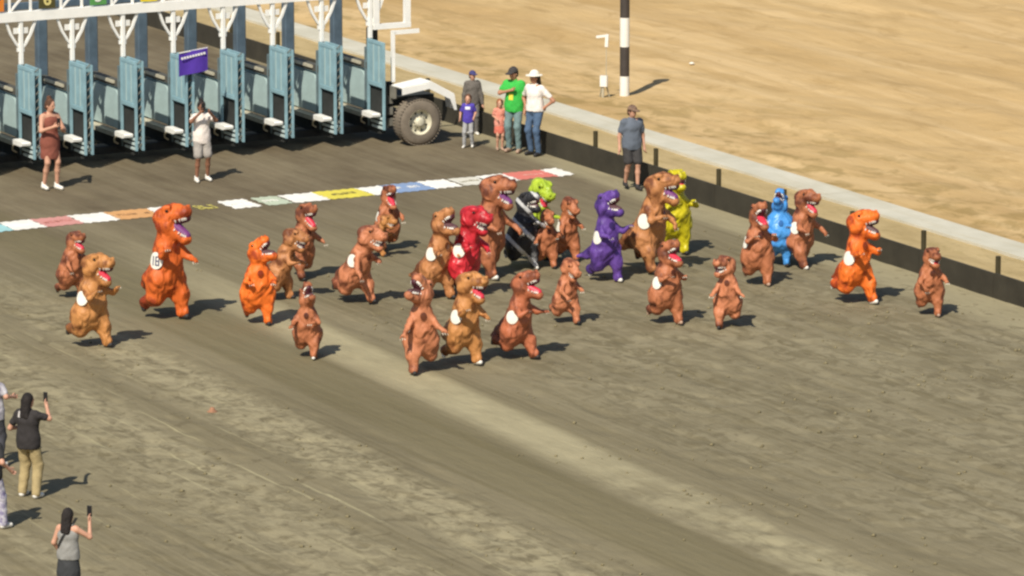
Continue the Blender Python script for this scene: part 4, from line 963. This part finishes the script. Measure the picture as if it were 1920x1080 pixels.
PS(1184, 201, 360, 18, 'man in grey t-shirt, dark shorts and cap walking beside the black wall', 'fair', 20, -5, {-1: (.05, -.28, .84), 1: (.02, .27, .84)}, None, .42, .09, 'tee', cloth('slate', (.115, .135, .17)), 'shorts', cloth('blackshort', (.045, .042, .042)),
   'short', hair_br, 'cap', cloth('capdark', (.06, .04, .035), (.32, .20, .13), 16), shoe='k', width=1.12, group='people standing on the track')
PS(55, 741, 938, 152, 'person in black shirt and khaki trousers, seen from behind, filming', 'fair', -18, 0, {-1: (.34, -.14, 1.52), 1: (.24, .20, 1.12)}, {-1: (.12, -.34, 1.34), 1: (-.02, .34, 1.14)}, .04, .14, 'tee', cloth('black', (.030, .026, .026)), 'khakis', cloth('khaki', (.40, .31, .155)),
   'long', hair_k, phone=-1, width=1.12, group='spectators filming at the lower left')
PS(130, 956, 1152, 158, 'woman in grey tank top and shoulder strap, seen from behind, holding up a phone', 'fair', -6, 0, {-1: (.26, -.27, 1.53), 1: (.10, .20, .96)}, {-1: (.12, -.34, 1.27), 1: (-.03, .25, 1.16)}, .04, .12, 'tank', cloth('midgrey', (.27, .265, .25)), 'skirt', cloth('black2', (.04, .042, .045)),
   'long', hair_k, phone=-1, shoe='k', group='spectators filming at the lower left')
PS(-14, 800, 998, 140, 'person in striped trousers and white shoes cut off by the left edge', 'fair', 0, 0, {-1: (.15, -.30, 1.0)}, None, -.5, .10, 'tee', cloth('black3', (.028, .028, .030)), 'khakis', cloth('stripe', (.12, .09, .26), (.72, .70, .72), 14), 'long', hair_k, width=1.05, group='spectators filming at the lower left')
PS(-10, 690, 880, 150, 'person in dark top farther back, cut off by the left edge', 'fair', 0, 0, {-1: (.25, -.24, 1.2)}, None, .05, .12, 'tee', cloth('white2', (.70, .68, .70), (.06, .05, .1), 4), 'jeans', cloth('dk', (.05, .05, .06)), 'long', hair_br, width=1.05, group='spectators filming at the lower left')
# print on the green shirt, strap of the woman in the tank top, print on the black shirt
def on_person(label_start):
    for o in COL.objects:
        if o.name.startswith('person') and o.get('label', '').startswith(label_start): return o
def decal(owner, garment, pts, dirn, name, m, off=.006):
    """flat print laid on a garment by casting onto its mesh"""
    g = [c for c in owner.children if c.name.split('.')[0] == garment][0]
    bpy.context.view_layer.update(); me = g.data
    from mathutils.bvhtree import BVHTree
    bv = BVHTree.FromPolygons([v.co for v in me.vertices], [p.vertices for p in me.polygons]); out = []
    dv = Vector(dirn).normalized()
    for p in pts:
        h = bv.ray_cast(Vector(p) - dv * 1.0, dv); out.append((h[0] if h[0] else Vector(p)) - dv * off)
    return out
def patch(owner, garment, c, wy, wz, dirn, name, m, nx=5, nz=5, skew=0.0):
    pts = [(c[0], c[1] + wy * (i / (nx - 1) - .5) + skew * (j / (nz - 1) - .5), c[2] + wz * (j / (nz - 1) - .5)) for i in range(nx) for j in range(nz)]
    q = decal(owner, garment, pts, dirn, name, m)
    f = [(i * nz + j, (i + 1) * nz + j, (i + 1) * nz + j + 1, i * nz + j + 1) for i in range(nx - 1) for j in range(nz - 1)]
    MB().add(q, f).build(name, m, owner)
o = on_person('man in bright green'); patch(o, 't_shirt', (0, -.02, 1.20), .10, .13, (-1, 0, 0), 'shirt_print', mat('print_yellow', (.70, .62, .06), .8))
o = on_person('child in royal'); patch(o, 't_shirt', (0, 0, .86), .11, .06, (-1, 0, 0), 'shirt_print', mat('print_white', (.7, .7, .74), .8))
o = on_person('person in black shirt'); patch(o, 't_shirt', (0, .09, 1.33), .07, .09, (1, 0, 0), 'shirt_print', mat('print_pale', (.5, .47, .45), .8))
o = on_person('woman in grey tank'); patch(o, 'tank_top', (0, 0, 1.16), .05, .46, (1, 0, 0), 'shoulder_strap', mat('strap_black', (.02, .02, .02), .6), 3, 12, -.28)
